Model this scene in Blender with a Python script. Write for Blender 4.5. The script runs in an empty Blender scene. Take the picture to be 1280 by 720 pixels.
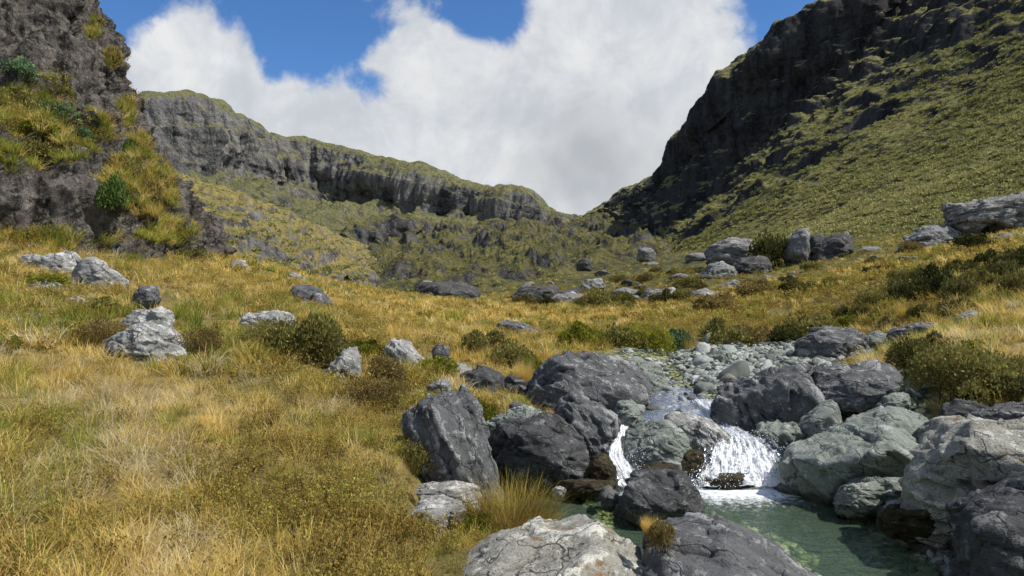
import bpy, bmesh, math, random
import numpy as np
from mathutils import Vector
from mathutils.bvhtree import BVHTree

R = math.radians
F, HY, CZ = 931.0, 340.0, 1.7            # focal length in photo pixels, horizon row, eye height
rng = np.random.default_rng(7)
random.seed(7)
scene = bpy.context.scene
COL = scene.collection

# ------------------------------------------------------------------ helpers
def W(px, py, d):
    """a point seen at photo pixel (px,py) standing d metres ahead"""
    return np.array([(px-640.0)/F*d, d, CZ+(HY-py)/F*d])

_pr = np.random.default_rng(11)
_perm = _pr.permutation(256); _perm = np.concatenate([_perm, _perm, _perm])
_g = _pr.normal(size=(256, 3)); _g /= np.linalg.norm(_g, axis=1)[:, None]

def noise(p):
    i = np.floor(p).astype(np.int64); f = p - i
    i &= 255
    u = f*f*f*(f*(f*6-15)+10)
    out = 0
    for dx in (0, 1):
        wx = u[:, 0] if dx else 1-u[:, 0]
        for dy in (0, 1):
            wy = u[:, 1] if dy else 1-u[:, 1]
            for dz in (0, 1):
                wz = u[:, 2] if dz else 1-u[:, 2]
                h = _perm[_perm[_perm[i[:, 0]+dx]+i[:, 1]+dy]+i[:, 2]+dz]
                g = _g[h]
                out = out + wx*wy*wz*(g[:, 0]*(f[:, 0]-dx)+g[:, 1]*(f[:, 1]-dy)+g[:, 2]*(f[:, 2]-dz))
    return out*1.5

def fbm(p, octaves=5, gain=0.5, lac=2.03, ridged=False):
    a, s, t = 1.0, 0, 0
    q = np.array(p, float)
    for o in range(octaves):
        n = noise(q+o*17.3)
        if ridged: n = 1-2*np.abs(n)
        s = s + a*n; t += a
        a *= gain; q = q*lac
    return s/t

def smooth(a, b, x):
    t = np.clip((x-a)/(b-a), 0, 1)
    return t*t*(3-2*t)

def mesh_np(name, verts, faces, smooth_shade=True):
    """faces: (n,3) or (n,4) int array"""
    me = bpy.data.meshes.new(name)
    n, k = faces.shape
    me.vertices.add(len(verts)); me.vertices.foreach_set('co', np.asarray(verts, np.float32).ravel())
    me.loops.add(n*k); me.loops.foreach_set('vertex_index', faces.astype(np.int32).ravel())
    me.polygons.add(n); me.polygons.foreach_set('loop_start', np.arange(0, n*k, k, dtype=np.int32))
    me.polygons.foreach_set('use_smooth', np.full(n, smooth_shade))
    me.update(calc_edges=True)
    return me

def vattr(me, name, vals):
    a = me.attributes.new(name, 'FLOAT', 'POINT')
    a.data.foreach_set('value', np.asarray(vals, np.float32))

def grid_faces(nr, nc):
    i = np.arange(nr*nc).reshape(nr, nc)
    return np.stack([i[:-1, :-1], i[:-1, 1:], i[1:, 1:], i[1:, :-1]], -1).reshape(-1, 4)

def link(name, me, mat=None, loc=None):
    o = bpy.data.objects.new(name, me); COL.objects.link(o)
    if mat is not None and not me.materials: me.materials.append(mat)
    if loc is not None: o.location = loc
    return o

def tag(o, label=None, cat=None, group=None, kind=None):
    if label: o['label'] = label
    if cat: o['category'] = cat
    if group: o['group'] = group
    if kind: o['kind'] = kind
    return o

# ------------------------------------------------------------------ node helper
class NT:
    def __init__(s, tree):
        s.t = tree; tree.nodes.clear()
    def n(s, typ, inp=None, **props):
        nd = s.t.nodes.new(typ)
        for k, v in props.items(): setattr(nd, k, v)
        for k, v in (inp or {}).items(): s.set(nd.inputs[k], v)
        return nd
    def set(s, sock, v):
        if isinstance(v, bpy.types.NodeSocket): s.t.links.new(v, sock)
        elif isinstance(v, bpy.types.Node): s.t.links.new(v.outputs[0], sock)
        else:
            if sock.type == 'RGBA' and len(v) == 3: v = (*v, 1)
            sock.default_value = v
    def math(s, op, a, b=0.0, c=None, clamp=False):
        nd = s.n('ShaderNodeMath', operation=op, use_clamp=clamp)
        s.set(nd.inputs[0], a); s.set(nd.inputs[1], b)
        if c is not None: s.set(nd.inputs[2], c)
        return nd.outputs[0]
    def vmath(s, op, a, b=None):
        nd = s.n('ShaderNodeVectorMath', operation=op)
        s.set(nd.inputs[0], a)
        if b is not None: s.set(nd.inputs[1], b)
        return nd.outputs[0]
    def noise(s, vec, scale, detail=5, rough=0.55, dist=0.0):
        nd = s.n('ShaderNodeTexNoise', {'Scale': scale, 'Detail': detail, 'Roughness': rough, 'Distortion': dist})
        s.set(nd.inputs['Vector'], vec)
        return nd.outputs['Fac']
    def step(s, v, a, b, lo=0.0, hi=1.0):
        nd = s.n('ShaderNodeMapRange', interpolation_type='SMOOTHSTEP')
        for k, x in zip(('Value', 'From Min', 'From Max', 'To Min', 'To Max'), (v, a, b, lo, hi)): s.set(nd.inputs[k], x)
        return nd.outputs[0]
    def mix(s, f, a, b, mode='MIX'):
        nd = s.n('ShaderNodeMix', data_type='RGBA', blend_type=mode)
        s.set(nd.inputs[0], f); s.set(nd.inputs[6], a); s.set(nd.inputs[7], b)
        return nd.outputs[2]
    def ramp(s, v, stops):
        nd = s.n('ShaderNodeValToRGB'); s.set(nd.inputs[0], v)
        e = nd.color_ramp.elements
        while len(e) < len(stops): e.new(0.5)
        for el, (p, c) in zip(e, stops): el.position = p; el.color = (*c, 1)
        return nd.outputs[0]
    def attr(s, name):
        return s.n('ShaderNodeAttribute', attribute_name=name).outputs['Fac']
    def pos(s):
        return s.n('ShaderNodeNewGeometry').outputs['Position']
    def scalev(s, v, sc, rot=(0, 0, 0)):
        nd = s.n('ShaderNodeMapping', {'Scale': sc, 'Rotation': rot}); s.set(nd.inputs['Vector'], v)
        return nd.outputs[0]
    def bump(s, h, strength=0.5, dist=0.1):
        return s.n('ShaderNodeBump', {'Height': h, 'Strength': strength, 'Distance': dist}).outputs[0]
    def out(s, shader):
        o = s.n('ShaderNodeOutputMaterial'); s.t.links.new(shader if isinstance(shader, bpy.types.NodeSocket) else shader.outputs[0], o.inputs[0])
    def bsdf(s, col, rough=0.85, normal=None, spec=0.25):
        nd = s.n('ShaderNodeBsdfPrincipled', {'Base Color': col, 'Roughness': rough, 'Specular IOR Level': spec})
        if normal is not None: s.set(nd.inputs['Normal'], normal)
        return nd

def new_mat(name):
    m = bpy.data.materials.new(name); m.use_nodes = True
    return m, NT(m.node_tree)

def rock_mat(name, dark=(.035, .035, .035), mid=(.15, .15, .145), light=(.42, .42, .39), lichen=.5, stain=None, fine=1.0, wet=True):
    m, t = new_mat(name)
    p = t.pos()
    bq = t.n('ShaderNodeAttribute', attribute_name='bedco').outputs['Vector']; cav = t.attr('cav')
    big = t.noise(p, 1.6*fine, 4, .6)
    st = t.noise(t.scalev(bq, (4*fine, 4*fine, 13*fine)), 1.0, 5, .68, .5)
    sp = t.noise(p, 24*fine, 6, .72)
    spk = t.noise(p, 70*fine, 3, .7)
    c = t.mix(t.step(st, .32, .54, .6, 1), dark, mid)
    f = t.math('ADD', t.math('MULTIPLY', big, .6), t.math('ADD', t.math('MULTIPLY', sp, .9), t.math('ADD', t.math('MULTIPLY', st, .3), t.math('MULTIPLY', cav, .35))))
    lo = 1.26-.42*lichen
    c = t.mix(t.step(f, lo, lo+.13, 0, .92), c, light)
    l2 = t.noise(p, 9.5*fine, 5, .68)
    c = t.mix(t.step(t.math('ADD', l2, t.math('MULTIPLY', cav, .05)), .57, .62, 0, .55), c, light)
    c = t.mix(t.step(l2, .41, .35, 0, .38), c, dark)
    wq = t.vmath('ADD', t.scalev(bq, (1.5*fine, 1.5*fine, 3.8*fine)), t.n('ShaderNodeTexNoise', {'Vector': p, 'Scale': 3.5*fine, 'Detail': 4.0}).outputs['Color'])
    vd = t.n('ShaderNodeTexVoronoi', {'Vector': wq, 'Scale': 1.0}, feature='DISTANCE_TO_EDGE').outputs['Distance']
    ck = t.step(vd, .035, .004)
    c = t.mix(t.math('MULTIPLY', ck, t.step(big, .42, .62, .05, .75)), c, tuple(k*.35 for k in dark))
    c = t.mix(t.step(t.math('ADD', spk, t.math('MULTIPLY', big, .25)), .66, .78, 0, .8), c, dark)
    if stain:
        sn = t.noise(p, 5*fine, 5, .7)
        c = t.mix(t.step(sn, .58, .66, 0, .75), c, stain)
    c = t.mix(t.step(cav, -.55, -1.4, 0, .65), c, tuple(k*.5 for k in dark))  # hollows of the relief darkened: crevice shade put into the colour
    rough = .82
    if wet:
        z = t.n('ShaderNodeSeparateXYZ', {'Vector': p}).outputs['Z']
        w = t.step(t.math('ADD', z, t.math('MULTIPLY', big, .25)), -.64, -.76)
        c = t.mix(t.math('MULTIPLY', w, .72), c, (.014, .013, .008))
        rough = t.math('SUBTRACT', .82, t.math('MULTIPLY', w, .5))
    h = t.math('ADD', t.math('SUBTRACT', st, t.math('MULTIPLY', ck, .8)), t.math('ADD', t.math('MULTIPLY', sp, .9), t.math('MULTIPLY', spk, .25)))
    t.out(t.bsdf(c, rough, t.bump(h, .65, .045/fine)))
    return m

# ------------------------------------------------------------------ sun and sky
SUN = Vector((math.cos(R(54))*math.cos(R(-14)), math.cos(R(54))*math.sin(R(-14)), math.sin(R(54))))
sl = bpy.data.lights.new('sun', 'SUN'); sl.energy = 5.0; sl.angle = R(.5); sl.color = (1, .95, .87)
so = bpy.data.objects.new('sun', sl); COL.objects.link(so)
so.rotation_euler = SUN.to_track_quat('Z', 'Y').to_euler()

def build_world():
    w = bpy.data.worlds.new('World'); scene.world = w; w.use_nodes = True; w.cycles.sampling_method = 'NONE'
    t = NT(w.node_tree)
    sky = t.n('ShaderNodeTexSky', sky_type='NISHITA', sun_disc=False, sun_elevation=R(54), sun_rotation=math.atan2(SUN.x, SUN.y))
    sky.altitude = 900; sky.air_density = 1.0; sky.dust_density = .3; sky.ozone_density = 2.5
    d = t.n('ShaderNodeTexCoord').outputs['Generated']
    x, y, z = t.n('ShaderNodeSeparateXYZ', {'Vector': d}).outputs[:]
    az = t.math('ARCTAN2', x, y); el = t.math('ARCSINE', z)
    # cloud banks: (azimuth, elevation, half widths, weight), in degrees
    def blob(px, py, rx, ry, k):
        a = math.atan((px-640)/F); e = math.atan((HY-py)/F*math.cos(a))
        u = t.math('MULTIPLY', t.math('SUBTRACT', az, a), F/rx); v = t.math('MULTIPLY', t.math('SUBTRACT', el, e), F/ry)
        r2 = t.math('ADD', t.math('MULTIPLY', u, u), t.math('MULTIPLY', v, v))
        return t.math('MULTIPLY', t.math('EXPONENT', t.math('MULTIPLY', r2, -1.0)), k)
    banks = [(228, 85, 76, 66, 1.5), (285, 125, 70, 40, .7), (390, 175, 110, 75, 1.3), (570, 190, 190, 100, 1.3), (790, 80, 165, 150, 1.5), (520, 40, 55, 50, .95), (480, 70, 40, 24, .5), (580, 100, 90, 40, .55), (820, 215, 160, 80, 1.0), (720, 60, 80, 60, .4), (308, 40, 18, 24, .4),
             (660, 0, 40, 30, .25), (1400, 150, 300, 90, .8), (-300, 120, 260, 90, .7), (500, -520, 500, 160, .8), (1500, -600, 400, 200, .8),
             (350, 45, 60, 45, -1.5), (420, 30, 50, 40, -1.0), (335, 100, 20, 20, -.7), (462, 96, 34, 13, -.62), (425, 85, 40, 16, .7), (548, 118, 18, 14, -.7), (610, 18, 55, 34, -1.3), (130, 20, 60, 50, -1.0), (985, 20, 45, 90, -1.5), (775, 42, 40, 16, -.6)]
    s = None
    for b in banks:
        v = blob(*b); s = v if s is None else t.math('ADD', s, v)
    back = t.step(t.math('ABSOLUTE', az), 1.1, 1.6)
    s = t.math('ADD', s, t.math('MULTIPLY', back, .5))  # unseen cloud cover behind the camera, added for a brighter, neutral fill
    warp = t.vmath('ADD', d, t.vmath('SCALE', t.n('ShaderNodeTexNoise', {'Vector': d, 'Scale': 5.0, 'Detail': 3.0}).outputs['Color'], None))
    sc = [n for n in t.t.nodes if n.type == 'VECT_MATH' and n.operation == 'SCALE'][0]; sc.inputs['Scale'].default_value = .12
    n1 = t.noise(warp, 7.5, 9, .6); n2 = t.noise(warp, 2.6, 4, .55)
    dens = t.math('ADD', s, t.math('ADD', t.math('MULTIPLY', t.math('SUBTRACT', n1, .5), 4.2), t.math('MULTIPLY', t.math('SUBTRACT', n2, .5), 1.8)))
    m = t.step(dens, .2, 1.0)
    thick = t.step(dens, .75, 1.9)
    low = None
    for b in ((680, 165, 190, 75, 1.0), (800, 230, 120, 60, .7), (560, 150, 90, 40, .5)):
        v = blob(*b); low = v if low is None else t.math('ADD', low, v)
    shade = t.math('MULTIPLY', low, t.step(n2, .3, .62))
    puff = t.noise(t.vmath('ADD', warp, (.0, .0, .03)), 12, 5, .6)
    K = 8.9
    bright = t.mix(t.step(puff, .3, .7), (.66*K, .70*K, .76*K), (.93*K, .94*K, .95*K))
    ccol = t.mix(t.math('MULTIPLY', shade, .85, clamp=True), bright, (.48*K, .505*K, .54*K))
    skyc = t.mix(1.0, sky.outputs[0], (.62, .95, 1.32), 'MULTIPLY')
    col = t.mix(m, skyc, ccol)
    bg = t.n('ShaderNodeBackground', {'Color': col, 'Strength': .1})
    o = t.n('ShaderNodeOutputWorld'); t.t.links.new(bg.outputs[0], o.inputs[0])
build_world()

# ------------------------------------------------------------------ camera
cam = bpy.data.cameras.new('camera'); co = bpy.data.objects.new('camera', cam); COL.objects.link(co)
co.location = (0, 0, CZ); co.rotation_euler = (R(90), 0, 0)
cam.sensor_width = 36; cam.lens = 36*F/1280; cam.shift_y = -(360-HY)/1280; cam.clip_start = .05; cam.clip_end = 6000
scene.camera = co
scene.view_settings.view_transform = 'Standard'; scene.view_settings.look = 'None'; scene.view_settings.exposure = 0
scene.render.engine = 'CYCLES'
cy = scene.cycles
cy.max_bounces = 6; cy.diffuse_bounces = 2; cy.glossy_bounces = 2; cy.transmission_bounces = 3; cy.transparent_max_bounces = 10
cy.use_adaptive_sampling = True; cy.adaptive_threshold = .02; cy.use_denoising = True
cy.caustics_reflective = False; cy.caustics_refractive = False

# ------------------------------------------------------------------ near terrain: one sheet from our feet to the far valley floor
GP = [  # (photo x, photo y, metres ahead): grass surface
 (-250,760,3.6),(0,720,4.2),(150,720,4.4),(300,720,4.6),(450,720,4.9),(-300,600,4.4),(0,600,5.6),(200,600,6.0),(400,600,6.5),(500,640,6.2),(490,560,7.8),
 (-300,480,6.8),(0,500,7.5),(150,500,8.3),(300,500,8.8),(420,505,9.3),(0,430,9.8),(180,442,10.6),(300,440,10.8),(400,470,10.8),(470,480,11),
 (-300,370,11),(0,370,13),(120,365,14.5),(250,395,13.5),(370,400,15),(480,440,14),(560,450,14.5),(-200,310,17),(0,305,20),(100,325,18.5),(200,340,21),(300,345,24),(370,372,21),(330,336,30),(420,378,26),(250,318,30),
 (520,378,34),(600,386,34),(640,412,24),(560,415,22),(700,395,32),(700,430,19),(740,425,19),(800,420,20.5),(870,405,23),(900,410,22),(960,400,24),(1010,395,25),(620,445,15.5),(800,385,35),(900,378,34),
 (600,372,46),(700,372,48),(820,370,44),(880,350,48),(980,340,50),(760,350,62),(840,335,66),(900,318,72),
 (1060,400,22),(1040,370,26),(1120,380,20),(1200,380,17.5),(1260,385,15.5),(1100,340,32),(1180,330,30),(1280,320,27),(1000,335,46),(1080,318,48),(1180,300,44),(1280,283,42),(1420,300,26),(1420,400,14),
 (1180,432,12.3),(1235,430,11.7),(1120,440,13.5),(1200,415,13.2),(1280,420,12),(1270,470,10.5),(1420,480,9.5),(1160,420,15),
 (470,385,60),(560,370,70),(650,360,80),(740,342,90),(520,372,110),(640,356,120),(760,336,120),(400,372,70),(330,345,60),(250,318,50),
 (850,320,95),(950,305,90),(1080,295,72),(1280,272,58),(1450,240,50),
]
GZ = [  # (photo x, metres ahead, height above eye): pool bed, stream bed, bank feet
 (560,8.6,-2.45),(590,7.4,-2.55),(545,7.0,-2.42),(530,7.7,-2.36),(640,6.7,-2.35),(640,9.5,-2.4),(690,9.3,-2.9),(640,8.2,-2.75),(560,6.3,-2.34),(600,5.6,-2.1),(560,5.2,-2.05),
 (720,8.4,-2.83),(720,7.2,-2.83),(780,9,-2.84),(780,7.8,-2.86),(860,8.8,-2.87),(860,7.4,-2.91),(860,6.3,-2.90),(960,8.8,-2.88),(960,7.5,-2.94),(960,6.3,-2.93),(1050,8.2,-2.87),(1060,7,-2.90),(1060,6,-2.88),(1040,5,-2.87),(1150,6.2,-2.80),(1150,5.2,-2.83),(1200,4.5,-2.83),(1000,4.2,-2.84),
 (1100,7.5,-2.72),(1160,7.0,-2.55),(1220,6.4,-2.5),(1300,5.4,-2.5),(1300,4.3,-2.6),(1000,3.6,-2.5),(1200,3.5,-2.8),(880,4.2,-2.5),(760,4.6,-2.35),(680,4.8,-2.2),(700,5.6,-2.4),(820,5.4,-2.7),(640,3.5,-2.0),(640,2.6,-1.9),(300,2.6,-1.6),(0,2.6,-1.45),(1000,2.6,-2.3),(1300,2.6,-2.3),
 (780,9.9,-2.35),(770,10.8,-2.15),(860,10.2,-2.3),(890,10.7,-2.25),(850,11.6,-2.2),(890,11.6,-2.2),(820,12.4,-2.18),(860,13,-2.12),(900,13,-2.02),(860,15.4,-2.0),(820,15.2,-2.05),(900,15.2,-1.9),(950,15.5,-1.85),(940,17.2,-1.88),(990,17.2,-1.85),(1010,18.6,-1.82),(870,16.6,-1.98),(830,16.4,-1.95),
 (700,12.5,-2.2),(660,12,-2.1),(620,12.3,-2.0),(700,10.4,-2.3),(610,10.4,-2.25),(560,10.8,-1.9),(520,9.2,-1.9),(590,14,-1.75),(700,16.5,-1.75),(760,17.3,-1.75),
 (1170,11.2,-1.4),(1220,10.8,-1.3),(1190,10.2,-1.9),(960,10.3,-2.2),(1020,10.2,-2.2),(1080,10,-2.15),(1140,9.6,-2.2),(1000,9.4,-2.5),(1080,9,-2.5),(1180,8.6,-2.4),(1250,8.2,-2.2),(1320,7.6,-2.0),(1180,9.8,-2.0),(1270,9.3,-1.8),(1050,12,-1.9),(1000,14,-1.85),(1060,15.5,-1.75),(1110,15.5,-1.7),(1100,12,-1.85),
]
_c = [(( px-640)/F, math.log(d), CZ+(HY-py)/F*d) for px, py, d in GP] + [((px-640)/F, math.log(d), CZ+z) for px, d, z in GZ]
_c = np.array(_c)
def _uv(u, v): return np.stack([u*1.6, v], -1)
_P = _uv(_c[:, 0], _c[:, 1])
def _k(a, b): return np.sqrt(((a[:, None, :]-b[None, :, :])**2).sum(-1)+.02**2)
_A = -_k(_P, _P)
_n = len(_P)
_M = np.zeros((_n+1, _n+1)); _M[:_n, :_n] = _A + np.eye(_n)*.012; _M[:_n, _n] = 1; _M[_n, :_n] = 1
_s = np.exp(_c[:, 1])                     # solve for slope (z-CZ)/d so that near and far fit alike
_w = np.linalg.solve(_M, np.append((_c[:, 2]-CZ)/_s, 0))
def ground0(x, y):
    y = np.maximum(y, .5); u = np.clip(x/y, -1.3, 1.3); v = np.log(np.clip(y, 1.5, 160))
    q = _uv(u, v); out = np.empty(len(q))
    for i in range(0, len(q), 20000):
        out[i:i+20000] = -_k(q[i:i+20000], _P) @ _w[:_n] + _w[_n]
    return CZ + out*np.minimum(y, 160)
def ground(x, y):
    x = np.asarray(x, float); y = np.asarray(y, float)
    z = ground0(x, y)
    p = np.stack([x, y, np.zeros_like(x)], -1)
    k = np.clip(y/12, .45, 4)
    z = z + .095*k*fbm(p*1.0, 4) + .02*fbm(p*4.5, 3) + smooth(40, 100, y)*.9*fbm(p*.12, 4)
    return z
def G(x, y): return float(ground([x], [y])[0])

_ds = np.exp(np.linspace(math.log(3.0), math.log(150), 900))
def hit(px, py, d0=3.0):
    """distance at which the sight line through a photo pixel meets the ground"""
    d = _ds[_ds >= d0]
    z = CZ+(HY-py)/F*d
    g = ground((px-640)/F*d, d)
    k = np.nonzero(g >= z)[0]
    return float(d[k[0]]) if len(k) else 40.0

NR, NC = 640, 560
vv = np.exp(np.linspace(math.log(1.6), math.log(158), NR))
uu = np.concatenate([np.linspace(-1.25, -.8, 40, endpoint=False), np.linspace(-.8, .8, NC-80), np.linspace(.8, 1.25, 41)[1:]])
Y, U = np.meshgrid(vv, uu, indexing='ij')
X = U*Y
Zg = ground(X.ravel(), Y.ravel()).reshape(X.shape)
ts = np.stack([X, Y, Zg], -1).reshape(-1, 3)

# where the stream bed and the gravel lie, in plan
def region(x, y):
    """0..1 gravel / stream bed weight in plan"""
    px = 640+F*x/np.maximum(y, .1)
    z = ground0(x, y)-CZ
    pool = smooth(-2.45, -2.58, z)*smooth(620, 700, px)
    up = smooth(9.3, 9.8, y)*smooth(19.8, 18.6, y)*smooth(-1.72, -1.82, z)*smooth(745, 780, px)*smooth(1140, 1090, px)
    mid = smooth(9.0, 9.5, y)*smooth(12.5, 12, y)*smooth(690, 720, px)*smooth(1180, 1150, px)
    rim = smooth(-2.2, -2.3, z)*smooth(600, 640, px)
    return np.maximum.reduce([pool, up, mid, rim])
# ------------------------------------------------------------------ ground material
def ground_mat():
    m, t = new_mat('meadow_soil_and_turf')
    p = t.pos(); bed = t.attr('bed')
    a = t.noise(p, .5, 6, .6); b = t.noise(p, 3.5, 6, .65); c = t.noise(p, 24, 5, .7); far = t.attr('far')
    turf = t.ramp(t.math('ADD', t.math('MULTIPLY', a, .6), t.math('MULTIPLY', b, .4)),
                  [(.3, (.07, .075, .022)), (.45, (.17, .14, .04)), (.55, (.3, .22, .07)), (.7, (.17, .16, .045))])
    turf = t.mix(t.step(c, .4, .65, .0, .6), turf, (.05, .045, .02))
    farc = t.ramp(t.noise(p, .35, 8, .68), [(.32, (.022, .026, .01)), (.45, (.06, .065, .022)), (.56, (.12, .105, .035)), (.7, (.075, .075, .03))])
    turf = t.mix(far, turf, farc)
    vo = t.n('ShaderNodeTexVoronoi', {'Vector': p, 'Scale': 9.0, 'Randomness': 1.0})
    st = t.ramp(t.n('ShaderNodeSeparateColor', {'Color': vo.outputs['Color']}).outputs[0],
                [(0., (.1, .11, .055)), (.35, (.28, .32, .15)), (.6, (.4, .34, .13)), (.85, (.48, .52, .36)), (1., (.24, .13, .05))])
    st = t.mix(t.step(vo.outputs['Distance'], .35, .75), st, (.02, .025, .015))
    st = t.mix(t.step(b, .35, .7, 0, .5), st, (.16, .2, .09))
    col = t.mix(bed, turf, st)
    h = t.math('ADD', t.math('MULTIPLY', t.math('SUBTRACT', 1.0, vo.outputs['Distance']), bed), t.math('ADD', c, t.math('MULTIPLY', b, 2)))
    t.out(t.bsdf(col, .9, t.bump(h, .8, .05)))
    return m
MG = ground_mat()
me = mesh_np('ground', ts, grid_faces(NR, NC)[:, ::-1])
vattr(me, 'bed', region(ts[:, 0], ts[:, 1])); vattr(me, 'far', smooth(30, 55, ts[:, 1]))
ter = link('ground', me, MG); tag(ter, kind='structure')

# ------------------------------------------------------------------ mountains: lofted between contour rows, then weathered
def spline_rows(rows, nu, nv, su=None):
    P = []
    for r in rows:
        q = np.array([W(*k) for k in r])
        s = np.array([k[0] for k in r], float) if su else np.concatenate([[0], np.cumsum(np.linalg.norm(np.diff(q, axis=0), axis=1))])
        s = (s-s[0])/(s[-1]-s[0])
        tt = np.linspace(0, 1, nu)
        P.append(np.stack([np.interp(tt, s, q[:, i]) for i in range(3)], -1))
    P = np.array(P)                                # rows x nu x 3
    k = len(P); t = np.linspace(0, k-1, nv); out = []
    for a in t:
        i = min(int(a), k-2); f = a-i
        p0, p1, p2, p3 = P[max(i-1, 0)], P[i], P[i+1], P[min(i+2, k-1)]
        m1, m2 = (p2-p0)*.5*.6, (p3-p1)*.5*.6
        h = f*f*(3-2*f)
        out.append(p1*(2*f**3-3*f**2+1)+m1*(f**3-2*f**2+f)+p2*(3*f**2-2*f**3)+m2*(f**3-f**2))
    return np.array(out)                           # nv x nu x 3

def normals(g):
    du = np.gradient(g, axis=1); dv = np.gradient(g, axis=0)
    n = np.cross(dv, du); n /= np.linalg.norm(n, axis=2)[..., None]+1e-9
    return n

def smooth_u(g, it):
    for _ in range(it): g[:, 1:-1] = .5*g[:, 1:-1]+.25*(g[:, :-2]+g[:, 2:])
    return g

def loft(rows, nu, nv, big, amp, strat=0.0, soft=6, oct=6, seed=0., amp_v=None, flip=1, step=0.0, gully=0.0, gs=60.0):
    g = smooth_u(spline_rows(rows, nu, nv), soft)
    n = normals(g)*flip
    p = g.reshape(-1, 3); nn = n.reshape(-1, 3)
    q = p/big + seed
    d = .9*fbm(q, oct, .53, ridged=True)-.35 + .55*fbm(q*3.1+5, oct-1, .55)
    if strat:                                       # joints and beds
        d = d + strat*fbm(q*np.array([2.2, 2.2, .7])+9, 4, ridged=True) + strat*.6*fbm(q*np.array([.8, .8, 4.5])+3, 4)
    if gully:                                       # buttresses and gullies running down the face
        d = d + gully*(fbm(p/gs*np.array([1, 1, .12])+seed*3, 4, .5, ridged=True)-.3)
    a = amp
    if amp_v is not None:
        a = amp*np.repeat(np.interp(np.linspace(0, 1, nv), np.linspace(0, 1, len(amp_v)), amp_v), nu)
    p = p + nn*(d*a)[:, None]
    if step:
        p[:, 2] += step*np.sin(p[:, 2]*(2*math.pi/(step*5))+3*fbm(q*1.5, 3))*.8
    return p.reshape(nv, nu, 3)

def hill_mat(name, grass, rock, dark, scale, slope=(.55, .8), grain=1.0, haze=None, veg=False, bumpd=1.0, light=None):
    """scale: metres of a typical outcrop"""
    m, t = new_mat(name)
    p = t.pos()
    nz = t.n('ShaderNodeSeparateXYZ', {'Vector': t.n('ShaderNodeNewGeometry').outputs['Normal']}).outputs['Z']
    a = t.noise(p, 1.0/scale, 7, .62); b = t.noise(p, 5.0/scale, 7, .68); c = t.noise(p, 2.2*grain, 6, .7)
    v = t.noise(t.scalev(p, (1, 1, .22)), 3.5/scale, 7, .66)
    if veg: g = t.math('ADD', t.math('MULTIPLY', t.attr('veg'), 1.0), t.math('ADD', t.math('MULTIPLY', t.math('SUBTRACT', b, .5), 1.1), t.math('MULTIPLY', t.math('SUBTRACT', nz, .45), .45)))
    else: g = t.math('ADD', nz, t.math('ADD', t.math('MULTIPLY', t.math('SUBTRACT', a, .5), .75), t.math('MULTIPLY', t.math('SUBTRACT', b, .5), .7)))
    gm = t.step(g, *slope)
    gc = t.ramp(t.math('ADD', t.math('MULTIPLY', b, .55), t.math('MULTIPLY', c, .45)), grass)
    gc = t.mix(t.step(a, .42, .62, 0, .45), gc, t.mix(.5, gc, grass[-1][1]))
    rc = t.mix(t.step(v, .34, .64), dark, rock)
    rc = t.mix(t.step(c, .5, .7, 0, .6), rc, light or tuple(min(1, k*1.7) for k in rock))
    col = t.mix(gm, rc, gc)
    if haze: col = t.mix(haze[0], col, haze[1])  # aerial haze mixed into the surface colour
    h = t.math('ADD', t.math('MULTIPLY', b, 2.0), t.math('ADD', t.math('MULTIPLY', c, .8), t.math('MULTIPLY', v, 2.0)))
    t.out(t.bsdf(col, .95, t.bump(h, .9, bumpd), spec=.1))
    return m

GOLD = [(.34, (.045, .045, .016)), (.43, (.17, .155, .05)), (.53, (.31, .25, .085)), (.64, (.42, .34, .14))]
OLIVE = [(.35, (.04, .046, .018)), (.44, (.15, .158, .06)), (.53, (.25, .24, .095)), (.64, (.34, .3, .14))]

# left rock wall
rows = [
 [(-420,-160,22),(-100,-160,27),(50,-160,32),(62,-165,38),(40,-170,50)],
 [(-400,-40,20.5),(-100,-40,26),(45,-40,30),(70,-40,36),(45,-40,50)],
 [(-380,35,19.5),(-100,40,24.5),(50,40,28.5),(110,38,34.5),(85,30,50)],
 [(-360,100,18.5),(-100,100,22.5),(60,98,26.5),(134,100,34),(110,95,49)],
 [(-330,165,17.6),(-100,170,20.5),(60,170,24.2),(152,168,33),(140,165,48)],
 [(-300,220,17),(-90,225,19.4),(70,222,22.8),(182,220,32),(175,220,47)],
 [(-280,260,16.5),(-85,265,18.8),(90,265,21.8),(216,262,31),(205,262,46)],
 [(-260,305,16),(-80,308,18.3),(90,302,21.2),(236,300,30),(235,305,45)],
 [(-260,370,15.5),(-80,360,17.8),(90,345,20.8),(245,340,29),(250,340,45)]]
cl = loft(rows, 520, 460, 3.3, 1.15, .9, soft=10, oct=8, seed=3.3)
cp = cl.reshape(-1, 3)
_px = 640+F*cp[:, 0]/cp[:, 1]; _py = HY-F*(cp[:, 2]-CZ)/cp[:, 1]
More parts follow.
